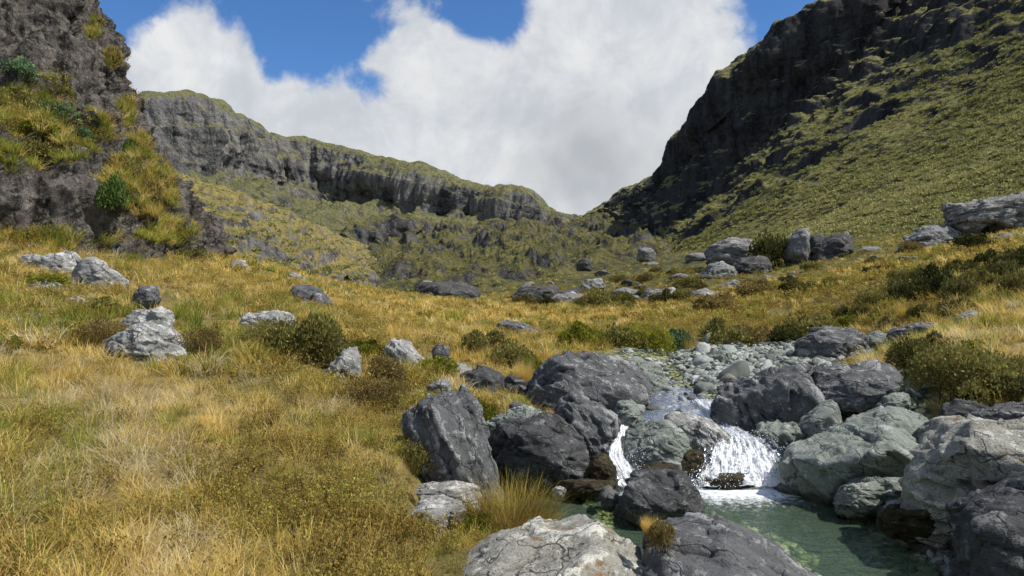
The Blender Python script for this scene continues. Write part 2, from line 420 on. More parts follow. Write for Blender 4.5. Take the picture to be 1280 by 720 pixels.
# ledges that carry plants, as bands across the wall
veg = np.zeros(len(cp))
for a, b, ra, rb, k in ((25,130,75,45,1),(60,160,60,36,1),(105,165,42,30,.9),(15,200,70,26,.8),(150,235,38,40,1),(190,250,36,52,1),(205,290,45,26,1),(85,195,55,16,.8),(170,185,20,26,.9),(115,40,14,22,.8),(140,75,16,30,.8),(-80,150,120,60,.9),(20,300,140,14,.9),(120,205,30,22,.6),(158,140,14,40,.8)):
    veg = np.maximum(veg, k*np.exp(-(((_px-a)/ra)**2+((_py-b)/rb)**2)))
veg = np.clip(veg*1.05-.1, 0, 1)
M_CLIFF = hill_mat('cliff_rock_and_tussock', [(.3, (.03, .035, .01)), (.45, (.09, .085, .02)), (.58, (.17, .13, .04)), (.7, (.22, .17, .06))], (.24, .212, .182), (.026, .022, .019), 1.6, (.42, .6), 3.0, veg=True, bumpd=.3, light=(.46, .43, .38))
me = mesh_np('cliff', cp, grid_faces(460, 520)); vattr(me, 'veg', veg)
cliff = link('cliff', me, M_CLIFF); tag(cliff, kind='structure')

# far ridge at the head of the valley, left
rows = [
 [(60,200,760),(215,200,860),(330,215,1050),(440,230,1100),(560,250,1050),(665,265,960),(715,292,880)],
 [(100,150,540),(160,130,560),(215,121,620),(275,134,720),(310,154,800),(335,172,860),(390,177,900),(440,189,880),(500,206,850),(560,221,820),(610,235,790),(665,242,760),(688,266,755),(712,292,750)],
 [(110,190,530),(160,165,548),(215,160,606),(275,168,700),(310,185,776),(335,200,836),(390,206,870),(440,215,850),(500,230,822),(560,243,795),(610,255,770),(665,262,745),(688,276,742),(712,294,740)],
 [(110,240,520),(160,246,542),(215,243,598),(275,240,696),(310,240,778),(335,240,838),(390,240,880),(440,244,860),(500,258,832),(560,266,802),(610,274,775),(665,280,747),(688,288,742),(712,298,738)],
 [(110,270,400),(180,264,440),(260,260,530),(310,260,650),(350,264,780),(390,268,850),(440,272,840),(500,279,815),(560,284,785),(610,288,760),(660,292,735),(712,302,730)],
 [(110,310,280),(200,286,300),(280,276,340),(340,278,420),(380,284,560),(430,288,680),(500,292,720),(560,296,720),(640,300,700),(712,308,690)],
 [(110,345,215),(200,315,225),(280,305,250),(340,300,290),(400,306,350),(470,312,450),(560,314,520),(640,315,560),(712,320,600)],
 [(110,400,170),(260,370,180),(400,350,220),(560,330,350),(712,340,500)]]
fr = loft(rows, 640, 420, 95, 17, 1.1, soft=6, oct=7, seed=1.7, amp_v=[.4, .22, .8, 1, .8, .6, .35, .3], gully=1.3, gs=75.)
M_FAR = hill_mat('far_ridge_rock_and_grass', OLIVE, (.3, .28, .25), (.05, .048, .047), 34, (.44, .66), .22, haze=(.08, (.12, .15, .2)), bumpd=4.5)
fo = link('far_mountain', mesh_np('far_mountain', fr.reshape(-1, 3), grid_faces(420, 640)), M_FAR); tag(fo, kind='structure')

# hillside with outcrops behind the left meadow
rows = [
 [(100,230,230),(190,215,240),(260,238,230),(330,262,230),(400,292,240),(470,320,240)],
 [(100,240,130),(190,232,135),(260,245,140),(330,268,150),(400,298,165),(470,330,180)],
 [(120,270,85),(200,262,85),(270,272,88),(330,288,95),(390,318,110),(460,342,120)],
 [(140,305,56),(220,302,58),(290,308,60),(340,322,66),(400,348,76),(470,366,88)],
 [(150,345,44),(230,338,46),(290,342,50),(350,358,56),(410,378,66),(480,386,76)]]
hs = loft(rows, 380, 300, 14, 2.2, .6, soft=10, oct=7, seed=5.1, step=.9)
M_HS = hill_mat('outcrop_hillside', OLIVE[:1]+GOLD[1:], (.25, .235, .215), (.045, .044, .042), 8, (.48, .7), 1.0, bumpd=.6)
ho = link('outcrop_hillside', mesh_np('outcrop_hillside', hs.reshape(-1, 3), grid_faces(300, 380)), M_HS); tag(ho, kind='structure')

# knoll closing the valley floor
rows = [
 [(340,345,330),(430,312,340),(500,300,350),(580,300,360),(660,300,370),(760,290,420),(860,300,430)],
 [(350,345,240),(400,318,255),(430,302,262),(465,284,264),(500,281,268),(540,284,282),(580,290,290),(620,287,310),(660,288,330),(700,288,340),(745,276,380),(840,270,400)],
 [(352,350,225),(402,334,244),(432,330,251),(465,327,254),(500,322,257),(540,315,266),(580,310,270),(620,305,276),(660,304,288),(700,302,300),(745,298,320),(840,296,330)],
 [(350,356,190),(405,350,200),(440,346,205),(475,344,205),(520,340,195),(580,328,205),(640,322,220),(700,318,235),(760,318,240),(840,318,250)],
 [(340,372,130),(410,362,135),(460,362,135),(520,364,128),(580,362,126),(640,352,132),(700,344,140),(760,338,145),(840,334,150)],
 [(330,420,105),(460,400,105),(580,390,100),(700,370,105),(840,350,110)]]
kn = loft(rows, 560, 320, 32, 8.5, .8, soft=8, oct=7, seed=8.8, amp_v=[.5, .5, 1, 1, .6, .3])
KNP = [(.37, (.026, .031, .013)), (.46, (.095, .1, .037)), (.54, (.18, .165, .065)), (.65, (.27, .235, .1))]
M_KN = hill_mat('knoll_rock_and_scrub', KNP, (.15, .145, .135), (.03, .031, .031), 14, (.58, .8), .55, bumpd=1.4)
ko = link('knoll', mesh_np('knoll', kn.reshape(-1, 3), grid_faces(320, 560)), M_KN); tag(ko, kind='structure')

# big mountain on the right: bluff in shade, then scree slope
rows = [
 [(690,300,560),(780,270,520),(850,230,470),(900,170,420),(960,110,370),(1050,40,340),(1150,-30,320),(1300,-130,300),(1600,-260,260)],
 [(705,290,430),(735,274,400),(770,251,380),(800,235,360),(825,219,330),(850,182,300),(870,150,262),(900,105,246),(940,68,232),(975,44,228),(1000,29,226),(1045,-4,224),(1130,-70,222),(1300,-190,220),(1600,-330,200)],
 [(712,296,415),(745,284,385),(775,268,362),(800,258,338),(828,245,308),(855,215,282),(885,185,252),(930,140,232),(965,105,222),(1000,84,217),(1040,58,214),(1080,40,212),(1150,-10,220),(1310,-120,200),(1600,-270,180)],
 [(718,306,390),(745,308,345),(770,312,310),(795,314,272),(830,308,246),(870,278,236),(915,240,230),(955,208,223),(1000,170,215),(1040,140,206),(1080,118,192),(1120,95,188),(1180,50,182),(1320,-50,170),(1600,-190,155)],
 [(715,325,300),(745,330,260),(770,332,230),(800,330,205),(840,318,178),(890,290,165),(940,258,158),(1000,222,152),(1060,190,147),(1110,165,144),(1160,140,142),(1220,105,138),(1340,30,130),(1600,-100,118)],
 [(712,342,220),(750,345,195),(790,344,172),(840,334,148),(900,314,130),(960,292,120),(1030,262,113),(1100,232,108),(1180,200,104),(1270,160,100),(1370,110,95),(1600,0,88)],
 [(710,360,150),(780,358,130),(850,345,112),(920,328,98),(1000,308,86),(1080,290,78),(1180,268,70),(1290,245,64),(1400,205,58),(1620,120,52)],
 [(710,420,120),(850,385,95),(1000,340,74),(1180,300,60),(1400,250,50),(1620,170,45)]]
rm = loft(rows, 620, 520, 36, 8.5, .8, soft=8, oct=7, seed=2.2, amp_v=[.5, .45, .8, .8, .32, .14, .1, .1])
M_RM = hill_mat('mountainside_rock_and_tussock', OLIVE, (.075, .071, .068), (.018, .018, .018), 16, (.62, .82), .55, bumpd=1.4)
ro = link('right_mountain', mesh_np('right_mountain', rm.reshape(-1, 3), grid_faces(520, 620)), M_RM); tag(ro, kind='structure')
# ------------------------------------------------------------------ boulders
def _ico(sub):
    bm = bmesh.new(); bmesh.ops.create_icosphere(bm, subdivisions=sub, radius=1)
    v = np.array([x.co[:] for x in bm.verts]); f = np.array([[q.index for q in x.verts] for x in bm.faces]); bm.free()
    return v, f
ICO = {k: _ico(k) for k in (3, 4, 5, 6)}
ALLROCK = []

def hull_planes(pts):
    bm = bmesh.new()
    for p in pts: bm.verts.new(p)
    r = bmesh.ops.convex_hull(bm, input=bm.verts)
    bm.normal_update()
    out = []
    for f in bm.faces:
        if f.calc_area() < 1e-9: continue
        n = np.array(f.normal[:]); o = n @ np.array(f.verts[0].co[:])
        for m in out:
            if m[0] @ n > .985: break
        else: out.append((n, o))
    bm.free()
    return out

def facets(q, n, r, squeeze, b):
    """piecewise flat chips: each cell of the surface gets a plane of its own"""
    sd = q[r.choice(len(q), n, replace=False)]
    w = q + .03*np.stack([fbm(q*4+k*9, 2) for k in range(3)], -1)
    a = (w @ b)[:, None]*b*squeeze; qa = w+a; sa = sd+(sd @ b)[:, None]*b*squeeze
    d = ((qa[:, None, :]-sa[None, :, :])**2).sum(-1); k = d.argmin(1)
    off = r.normal(0, .2, n); tl = r.normal(0, 2.1, (n, 3))
    return off[k]+np.einsum('ij,ij->i', tl[k], q-sd[k])

def rock_mesh(name, pts, level, seed, rough=.05, sharp=30, strat=.5, bed=(.25, .4, 1.0), chips=24):
    pts = np.array(pts); c = pts.mean(0)
    lo, hi = pts.min(0), pts.max(0); c = .5*c+.25*(lo+hi)
    ext = (hi-lo)/2
    pl = hull_planes(pts-c)
    rr = np.random.default_rng(seed+500)
    for _ in range(int(chips)):                       # knocked off corners: extra flat facets
        n = rr.normal(size=3); n /= np.linalg.norm(n)
        s_ = ((pts-c) @ n).max()
        pl.append((n, s_*rr.uniform(.7, .92)))
    V, Fc = ICO[level]
    d = V*ext; d /= np.linalg.norm(d, axis=1)[:, None]
    acc = 0
    for n, o in pl:
        if o <= 1e-6: n, o = (n, 1e-3)
        acc = acc + np.maximum(0, (d @ n)/o)**sharp
    r = np.maximum(acc, 1e-12)**(-1.0/sharp)
    p = d*r[:, None]
    plo, phi = p.min(0), p.max(0)                      # grow back to the full outline
    p = (p-plo)/(phi-plo)*(hi-lo) + (lo-c)
    size = float(np.cbrt(np.prod(np.maximum(ext, .02))))*2
    nrm = np.zeros_like(p); fn = np.cross(p[Fc[:, 1]]-p[Fc[:, 0]], p[Fc[:, 2]]-p[Fc[:, 0]])
    for k in range(3): np.add.at(nrm, Fc[:, k], fn)
    nrm /= np.linalg.norm(nrm, axis=1)[:, None]+1e-12
    b = np.array(bed)/np.linalg.norm(bed)
    q = p/size + seed*3.71
    along = (q @ b)
    qs = q + b*along[:, None]*3.2                     # squeeze noise along the bedding normal: layered schist
    crack = smooth(.78, .97, fbm(qs*1.1+4, 2, ridged=True))
    r2 = np.random.default_rng(seed+900)
    f1 = facets(q, 26, r2, .8, b)
    f2 = facets(q, 130, r2, 1.5*strat+.4, b) if level > 3 else 0
    f3 = facets(q, 420, r2, 2.0*strat+.4, b) if level > 4 else 0
    fine = fbm(qs*5, 4, .65)
    disp = .45*fbm(q*1.4, 3) + .9*f1 + .9*f2 + .6*f3 + (.1+.25*strat)*fine - .8*crack
    cav = .9*f2+1.2*f3+.9*fine-1.1*crack
    p = p + nrm*(disp*rough*size)[:, None]
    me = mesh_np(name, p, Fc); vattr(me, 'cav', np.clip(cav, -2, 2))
    e1 = np.cross(b, [.3, .8, .1]); e1 /= np.linalg.norm(e1); e2 = np.cross(b, e1)
    at = me.attributes.new('bedco', 'FLOAT_VECTOR', 'POINT'); at.data.foreach_set('vector', np.stack([(p+c) @ e1, (p+c) @ e2, (p+c) @ b], -1).astype(np.float32).ravel())
    return me, c, p

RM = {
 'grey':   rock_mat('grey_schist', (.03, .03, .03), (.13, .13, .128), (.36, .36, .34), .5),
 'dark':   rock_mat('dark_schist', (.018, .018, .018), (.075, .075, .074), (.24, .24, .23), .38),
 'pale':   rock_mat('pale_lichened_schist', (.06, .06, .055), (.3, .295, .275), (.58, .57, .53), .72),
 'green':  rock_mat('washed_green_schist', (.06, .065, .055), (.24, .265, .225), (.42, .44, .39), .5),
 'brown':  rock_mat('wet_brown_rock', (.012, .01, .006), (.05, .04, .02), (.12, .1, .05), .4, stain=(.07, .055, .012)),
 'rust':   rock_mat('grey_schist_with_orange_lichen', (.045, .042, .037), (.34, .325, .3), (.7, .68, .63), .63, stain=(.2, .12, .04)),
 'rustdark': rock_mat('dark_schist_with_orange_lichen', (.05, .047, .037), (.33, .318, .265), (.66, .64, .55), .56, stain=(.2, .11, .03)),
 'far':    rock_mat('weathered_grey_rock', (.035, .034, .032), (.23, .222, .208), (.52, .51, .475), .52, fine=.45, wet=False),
 'fardark': rock_mat('shaded_dark_rock', (.02, .02, .019), (.09, .087, .082), (.24, .235, .22), .4, fine=.45, wet=False),  # darker copy of the far rock, shade put into its colour
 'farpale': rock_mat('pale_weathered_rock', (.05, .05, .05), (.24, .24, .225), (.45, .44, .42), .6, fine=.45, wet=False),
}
_nrock = [0]
def rock(label, ol, d=None, mat='grey', thick=None, front=None, lean=.12, level=None, rough=.052, sharp=70, chips=24, bed=(.25, .4, 1.0), sink=.3, name='boulder', cat='boulder', group=None, fk=.55, strat=.5):
    """ol: outline in photo pixels, d: metres ahead of its middle (None: where its foot meets the ground)"""
    _nrock[0] += 1; sd = _nrock[0]; r = np.random.default_rng(sd)
    dd0 = [k[2] if len(k) > 2 else 0.0 for k in ol]; ol = np.array([k[:2] for k in ol], float); lo, hi = ol.min(0), ol.max(0); w, h = hi-lo
    if d is None: d = hit(ol[:, 0].mean(), hi[1]-.12*h)*1.0
    wm, hm = w/F*d, h/F*d
    if thick is None: thick = .75*(.65*wm+.35*hm)
    c = ol.mean(0); pts = [W(x, y, d+e+thick*.1*r.uniform(-1, 1)) for (x, y), e in zip(ol, dd0)]
    if front is None:
        cc = c + np.array([0, lean*h])
        front = []
        for x, y in ol[::1]:
            q = cc+(np.array([x, y])-cc)*fk*r.uniform(.8, 1.2)
            front.append((q[0], q[1], -.45*thick*r.uniform(.75, 1.15)))
        front.append((cc[0], hi[1]+.05*h, -.5*thick))
    for x, y, dd in front:
        pts.append(W(x, y, d+dd))
    for x, y in ol:
        q = c+(np.array([x, y])-c)*np.array([.75, .7]); p = W(q[0], q[1], d); p[1] += .55*thick*r.uniform(.8, 1.2); pts.append(p)
    zmin = W(0, hi[1], d)[2]
    for x, y in ol:
        if y > c[1]: p = W(x, y, d); p[2] = zmin-sink*max(hm, .3*wm); pts.append(p); pts.append(p+np.array([0, .4*thick, 0]))
    if level is None: level = 6 if w > 84 else 5 if w > 34 else 4
    me, cen, _ = rock_mesh(name, pts, level, sd, rough, sharp, strat, bed, chips)
    o = link(name, me, RM[mat], cen); tag(o, label, cat, group)
    ALLROCK.append(o)
    return o

# front of the pool
rock('large fissured grey outcrop at the bottom edge, left of the crack with the moss tuft', [(560,715),(592,694),(640,676),(700,670),(760,660),(800,662),(816,680),(822,720),(840,790),(640,790),(560,770)], 5.15, 'rustdark', thick=.9, front=[(596,730,-.5),(690,722,-.55),(800,722,-.55),(610,840,-1.3),(720,850,-1.5),(830,850,-1.4)], chips=5, rough=.03, bed=(-.5,.5,.8), strat=.9)
rock('large ribbed grey outcrop at the bottom edge, right of the crack with the moss tuft', [(806,690),(828,668),(870,662),(925,666),(965,682),(1000,704),(1035,732),(1060,800),(835,800),(818,720)], 5.0, 'grey', thick=.95, front=[(850,712,-.45),(930,716,-.5),(1000,750,-.5),(1050,830,-1.0),(840,850,-1.3),(940,850,-1.4)], chips=6, rough=.03, bed=(.6,.3,.7), strat=1.)
rock('dark triangular boulder standing alone in the middle of the pool', [(770,634),(792,602),(812,593),(856,592),(871,612),(884,638),(880,655),(820,664),(778,646)], 7.75, 'dark', thick=.75, front=[(800,612,-.1),(840,610,-.12),(785,650,-.3),(870,650,-.25),(830,640,-.33)], rough=.035, bed=(.3,.2,1))
rock('tall pointed grey boulder with white streaks beside the grassy bank', [(501,526),(535,502),(584,486),(593,502),(608,546),(625,602),(600,622),(560,620),(525,575)], 8.3, 'grey', thick=.8, front=[(580,500,-.12),(535,512,-.28),(515,545,-.28),(556,540,-.36),(580,610,-.42),(612,600,-.25),(560,615,-.4)], rough=.04, bed=(.9,.15,.35), sharp=60, strat=.9, chips=5)
rock('broad dark rounded boulder overhanging the pool, right of the pointed one', [(606,532),(627,522),(668,518),(697,532),(706,546),(744,572),(738,600),(640,602),(612,580)], 8.9, 'dark', thick=1.0, front=[(640,535,-.3),(690,545,-.35),(720,575,-.4),(650,590,-.42)], rough=.035)
rock('pale capped flat rock wedged on top behind the broad dark boulder', [(604,528),(620,515),(645,508),(680,514),(698,530),(690,545),(610,545)], 9.4, 'green', thick=.7)
rock('huge dark blocky boulder below the grassy bank at the head of the falls', [(650,498),(668,466),(700,444),(732,441),(792,456),(813,478),(806,500),(770,508),(705,520),(656,518)], 12.2, 'grey', thick=1.6, front=[(690,462,-.5),(760,470,-.55),(668,500,-.5),(700,515,-.75),(790,500,-.5)], rough=.035, bed=(.55,.3,.8), sharp=45)
rock('pale green flank rock on the far side of the huge dark boulder', [(775,452),(800,448),(826,461),(837,478),(820,490),(785,485)], 13.4, 'green')
rock('swirled pale grey boulder on the left of the narrow fall', [(688,512),(712,498),(742,492),(766,502),(778,530),(766,556),(752,578),(716,566),(698,540)], 9.75, 'grey', thick=.9, front=[(715,512,-.3),(750,512,-.3),(740,560,-.42),(715,550,-.35)], rough=.06, bed=(.6,.2,.6))
rock('smooth pale wedge between the upper stream and the narrow fall', [(766,504),(786,500),(803,513),(806,527),(788,540),(772,530)], 10.3, 'green')
rock('rounded grey green boulder between the two falls', [(781,545),(800,532),(842,526),(863,540),(867,566),(845,580),(800,592),(783,572)], 9.35, 'green', thick=.7, front=[(800,545,-.2),(850,545,-.25),(845,572,-.3),(798,580,-.28)], rough=.03, sharp=26)
rock('pale slab leaning to the right between the two falls', [(830,520),(862,515),(892,526),(917,551),(913,567),(882,563),(858,545)], 9.75, 'pale', thick=.55, rough=.03, bed=(.7,.2,.6))
rock('small dark stone tucked under the rounded boulder between the falls', [(842,582),(860,562),(880,566),(884,590),(850,596)], 9.2, 'brown')
rock('low mossy stone at the foot of the boulder between the falls', [(790,592),(822,578),(848,590),(842,604),(800,606)], 8.95, 'brown')
rock('wet brown mossy boulder left of the foot of the narrow fall', [(732,578),(755,566),(771,584),(768,602),(738,606)], 8.75, 'brown', sharp=18)
rock('mossy brown rock hump inside the main waterfall', [(872,602),(895,592),(930,591),(946,602),(930,612),(885,612)], 9.05, 'brown', sharp=14, thick=.4)
rock('big furrowed dark boulder on the right side of the main fall', [(889,512),(903,482),(936,466),(985,456),(1022,461),(1027,496),(1002,524),(952,546),(915,548),(893,532)], 10.6, 'grey', thick=1.3, front=[(915,490,-.4),(960,480,-.5),(1005,490,-.5),(935,535,-.4),(980,525,-.5)], rough=.055, bed=(.7,.2,.5), strat=.9)
rock('long level grey boulder resting against the furrowed one', [(1018,463),(1060,457),(1122,458),(1138,471),(1130,486),(1085,506),(1035,504),(1020,492)], 10.5, 'grey', thick=1.0, rough=.035, bed=(.1,.2,1))
rock('pale green gabled block below the long level boulder', [(996,534),(1035,497),(1056,510),(1052,538),(1030,550),(1002,548)], 9.85, 'green', rough=.02, sharp=60)
rock('pale tilted block leaning right among the ledges', [(1052,540),(1075,522),(1100,508),(1115,522),(1090,540),(1062,552)], 9.75, 'green', rough=.02, sharp=60)
rock('scalloped pale rock at the right edge of the main fall', [(944,546),(966,529),(1000,535),(1017,546),(1010,562),(975,566),(950,562)], 9.95, 'green', thick=.6, rough=.05, bed=(.8,.1,.4), sharp=22)
rock('small square pale block under the gabled block', [(1022,555),(1052,533),(1066,546),(1048,560),(1025,566)], 9.5, 'green', rough=.02, sharp=60)
rock('large sloping pale green bedrock slab right of the pool', [(984,580,-.1),(1010,560,.2),(1075,536,.6),(1150,502,1.1),(1164,530,.7),(1192,542,.3),(1186,590),(1150,618,-.3),(1060,622,-.5),(1012,606,-.3)], 8.6, 'green', thick=1.3, front=[(1005,596,-.35),(1060,582,-.62),(1110,572,-.72),(1165,566,-.5),(1080,540,.1),(1130,530,.15)], rough=.028, bed=(.45,-.1,.85), strat=1.0, chips=8)
rock('dark wet ledge between the main fall and the sloping slab', [(975,566),(1010,562),(1030,575),(1020,602),(1000,600)], 9.35, 'brown')
rock('low pale ledge at the waterline under the sloping slab', [(1046,616),(1092,598),(1142,600),(1150,622),(1120,636),(1060,632)], 7.85, 'green', thick=.45)
rock('large angular boulder at the right edge with orange lichen', [(1147,588),(1165,556),(1205,534),(1262,528),(1330,522),(1400,620),(1330,670),(1240,664),(1195,656),(1152,616)], 6.75, 'rustdark', thick=1.2, front=[(1190,560,-.3),(1260,570,-.5),(1330,600,-.6),(1180,630,-.35),(1230,655,-.5)], rough=.055, bed=(.4,.3,.85), strat=.9)
rock('rounded dark boulder in the bottom right corner', [(1186,662),(1212,640),(1290,598),(1380,610),(1400,760),(1250,760),(1198,716)], 5.75, 'dark', thick=1.0, front=[(1215,660,-.3),(1290,640,-.4),(1240,720,-.45),(1330,720,-.5)], rough=.035)
rock('dark half sunk ledge of wet rock at the right edge of the pool', [(1104,650),(1118,634),(1160,630),(1200,640),(1210,672),(1150,672),(1112,662)], 7.0, 'brown', thick=.5, rough=.06, sink=.1)
rock('thin bright slab on the wet ledge at the right of the pool', [(1108,636),(1125,630),(1160,630),(1152,640),(1118,642)], 7.15, 'pale', thick=.25, sink=.5)
rock('upper pale step of bedrock between the grass and the pointed boulder', [(503,614),(530,606),(566,604),(602,612),(596,626),(545,632),(505,628)], 7.75, 'pale', thick=.5, bed=(0,.2,1), strat=.9, rough=.03, chips=4)
rock('lower pale flat bedrock slab beside the grass, reaching down to the outcrop', [(488,652),(520,636),(560,629),(584,636),(572,660),(548,674),(530,676),(500,668)], 7.05, 'pale', thick=.8, bed=(0,.2,1), strat=.9, lean=-.25, rough=.025, chips=2)
rock('small flat stone at the lower tip of the pale bedrock slab', [(540,674),(556,664),(570,672),(566,684),(545,684)], 6.3, 'pale')
rock('grey rock behind the pointed boulder at the edge of the bank', [(515,560),(535,556),(556,580),(568,606),(545,612),(522,590)], 8.35, 'pale')
rock('small wedge shaped stone poking out of the pool', [(750,612),(762,610),(777,622),(768,634),(752,630)], 8.05, 'grey', thick=.3)
rock('low flat green rock just above the water below the dark overhang', [(700,603),(745,602),(768,608),(745,616),(705,614)], 8.5, 'brown', thick=.4)
rock('small pale stone in the shallow water near the tall grass', [(690,612),(700,608),(708,614),(704,621),(692,621)], 8.2, 'pale')
# upper stream, right bank
rock('long grey rock on the far side of the gravel bar', [(1000,432),(1015,418),(1045,412),(1076,410),(1087,430),(1062,452),(1012,450)], 15.6, 'grey', thick=1.1)
rock('squarish grey block behind the gravel bar', [(1084,424),(1098,413),(1113,417),(1112,434),(1092,438)], 16.0, 'green')
rock('flat grey rock lying against the right bank', [(1114,416),(1145,406),(1180,404),(1168,414),(1130,422)], 15.4, 'grey', thick=.6)
rock('low dark rock between the square block and the long rock', [(1056,452),(1080,436),(1100,438),(1104,452),(1070,462)], 14.5, 'grey')
rock('greenish boulder at the left end of the gravel bar', [(882,450),(892,438),(905,437),(917,447),(914,456),(888,457)], 15.8, 'green')
rock('pointed pale stone on the gravel at the foot of the bank', [(955,446),(968,437),(992,440),(998,452),(965,456)], 16.2, 'green')
rock('dark lichen spotted rock under the bushy right bank', [(1138,458),(1152,444),(1172,444),(1182,468),(1176,492),(1150,492)], 11.6, 'grey', thick=.7)
rock('shadowed block at the base of the bushy right bank', [(1175,512),(1200,500),(1240,506),(1252,524),(1220,534),(1182,530)], 9.4, 'dark')
rock('sloping dark slab on the right above the lichen boulder', [(1215,532),(1250,512),(1310,500),(1340,525),(1260,540)], 8.4, 'grey')
rock('white tipped ledge in the hollow of the right bank', [(1196,398),(1215,388),(1226,392),(1214,400)], 14.8, 'pale', thick=.3)
rock('small dark rock in the shade between the ledges and the bank', [(1090,505),(1112,490),(1135,492),(1140,515),(1110,520)], 10.1, 'green')
rock('small round stone on top of the ledge next to the lichen boulder', [(1155,540),(1172,528),(1190,534),(1188,546),(1162,550)], 8.6, 'green', thick=.3)
# left meadow
rock('white lichened rock half covered by the big olive bush', [(400,476),(410,456),(428,438),(446,434),(452,452),(441,474),(415,486)], 11.0, 'pale', thick=.6)
rock('tilted pale slab in the bank below the meadow', [(482,430),(496,424),(512,426),(530,456),(514,464),(492,450)], 12.8, 'pale', thick=.5, bed=(.6,.2,.5))
rock('small upright dark stone in the grass of the bank', [(539,436),(549,428),(558,432),(562,448),(553,456),(541,452)], 14.0, 'grey')
rock('flat layered grey rock in the middle of the golden meadow', [(622,408),(634,402),(652,403),(684,420),(664,424),(634,418)], 22.5, 'grey', thick=.9, bed=(.3,.2,.9))
rock('small pale stone peeping out of the brown shrubs on the bank', [(534,484),(545,474),(562,473),(558,484),(542,492)], 11.0, 'pale')
rock('dark block under the undercut edge of the bank', [(566,478),(585,462),(622,464),(636,486),(610,502),(575,496)], 12.6, 'dark', thick=.9)
rock('dark rock in the hollow beside the huge blocky boulder', [(625,482),(645,468),(660,480),(662,508),(632,508)], 12.6, 'dark')
rock('grey stone below the upright dark stone', [(560,462),(575,455),(592,462),(590,474),(566,474)], 13.4, 'pale')
rock('small rounded stone beside the mossy cushion on the bank edge', [(636,508),(648,503),(658,508),(654,516),(640,517)], 10.6, 'grey')
rock('rugged dark boulder alone on the crest of the left meadow', [(344,374),(358,359),(390,356),(408,370),(412,380),(388,390),(356,388)], 20.0, 'grey', thick=1.1, rough=.06)
rock('flat pale rock sunk in the grass left of the big olive bush', [(286,420),(306,394),(340,389),(372,399),(340,412),(302,426)], 13.2, 'pale', thick=.6, lean=0)
rock('pale rock with a black hollow in the front of the left meadow', [(122,444),(152,420),(186,403),(218,416),(234,438),(212,450),(150,456)], 10.5, 'pale', thick=.8, rough=.06)
rock('flat white rock just behind the hollowed pale rock', [(146,410),(168,388),(192,384),(216,394),(206,410),(166,414)], 12.0, 'pale', thick=.6, lean=0)
rock('small dark topped stone standing on the flat white rock', [(162,374),(174,358),(190,356),(198,370),(186,382),(166,382)], 13.6, 'grey', thick=.45)
rock('largest pale sloping rock of the upper left group', [(88,352),(98,322),(124,321),(152,346),(130,360),(104,366)], 15.3, 'pale', thick=.8)
rock('long lichened rock at the top of the upper left group', [(34,334),(52,318),(80,315),(96,328),(94,346),(66,342)], 16.4, 'pale', thick=.7)
rock('small pale stone at the left tip of the upper left group', [(22,330),(28,318),(42,319),(44,332),(30,336)], 16.8, 'pale')
rock('low flat pale rock beneath the upper left group', [(18,366),(40,353),(68,352),(84,366),(60,376),(28,374)], 14.2, 'pale', thick=.5, lean=0)
rock('narrow pale ledge in the grass below the low flat rock', [(80,376),(95,370),(118,384),(126,394),(100,388)], 13.4, 'pale', thick=.3)
rock('tiny pale stone at the left edge of the meadow', [(4,354),(8,348),(18,350),(18,358),(8,360)], 15.5, 'pale')
rock('thin flat stone low in the grass at the far left', [(18,402),(30,392),(52,392),(54,398),(36,404)], 11.8, 'pale', thick=.25)
rock('pale rock on the meadow crest below the outcrop hillside', [(282,336),(292,325),(304,326),(314,340),(300,344)], 26, 'pale')
rock('low pale rock on the far crest, left of the rugged dark boulder', [(352,348),(362,341),(380,347),(384,353),(366,354)], 30, 'pale')
# far edge of the meadow and the boulder field
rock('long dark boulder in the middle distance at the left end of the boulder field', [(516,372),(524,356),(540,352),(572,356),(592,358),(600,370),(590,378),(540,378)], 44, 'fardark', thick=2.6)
rock('small pale rock on the left shoulder of the long dark boulder', [(520,358),(530,350),(546,352),(546,360),(526,364)], 46, 'farpale')
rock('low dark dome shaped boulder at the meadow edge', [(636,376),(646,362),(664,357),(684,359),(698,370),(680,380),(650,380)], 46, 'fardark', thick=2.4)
rock('flat slab right of the dark dome shaped boulder', [(684,380),(694,368),(722,365),(730,374),(722,384),(696,384)], 43, 'far', thick=1.6, bed=(0,.2,1))
rock('pale rounded boulder behind the flat slab', [(722,362),(734,350),(748,349),(757,356),(750,364),(730,366)], 52, 'farpale')
rock('dark tooth shaped rock below the shadowed mountain foot', [(720,332),(727,322),(737,322),(742,331),(734,335)], 88, 'fardark')
rock('square topped rock beside the foot of the shadow', [(796,320),(802,310),(818,309),(820,318),(806,324)], 86, 'far')
rock('broad ribbed slab on the left of the boulder field', [(790,386),(808,362),(840,360),(846,370),(828,388)], 41, 'far', thick=1.6, bed=(0,.3,1))
rock('large ribbed slab in front of the boulder field', [(856,388),(866,366),(884,360),(904,372),(920,386),(880,392)], 37, 'far', thick=1.8, bed=(.1,.3,1), strat=1)
rock('round dark boulder above the ribbed slab', [(894,368),(904,354),(924,351),(932,360),(926,370),(906,372)], 42, 'far', thick=1.4)
rock('pale domed boulder on the left of the tree bush', [(878,346),(888,332),(906,327),(922,336),(924,344),(900,350)], 49, 'farpale', thick=2)
rock('big lumpy grey boulder uppermost in the boulder field', [(884,322),(896,304),(920,298),(942,297),(948,308),(934,322),(904,328)], 56, 'far', thick=3)
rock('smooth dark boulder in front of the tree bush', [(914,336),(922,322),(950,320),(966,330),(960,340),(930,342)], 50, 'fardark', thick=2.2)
rock('flat pale rock left of the big lumpy boulder', [(858,320),(868,315),(886,316),(888,322),(866,324)], 60, 'farpale')
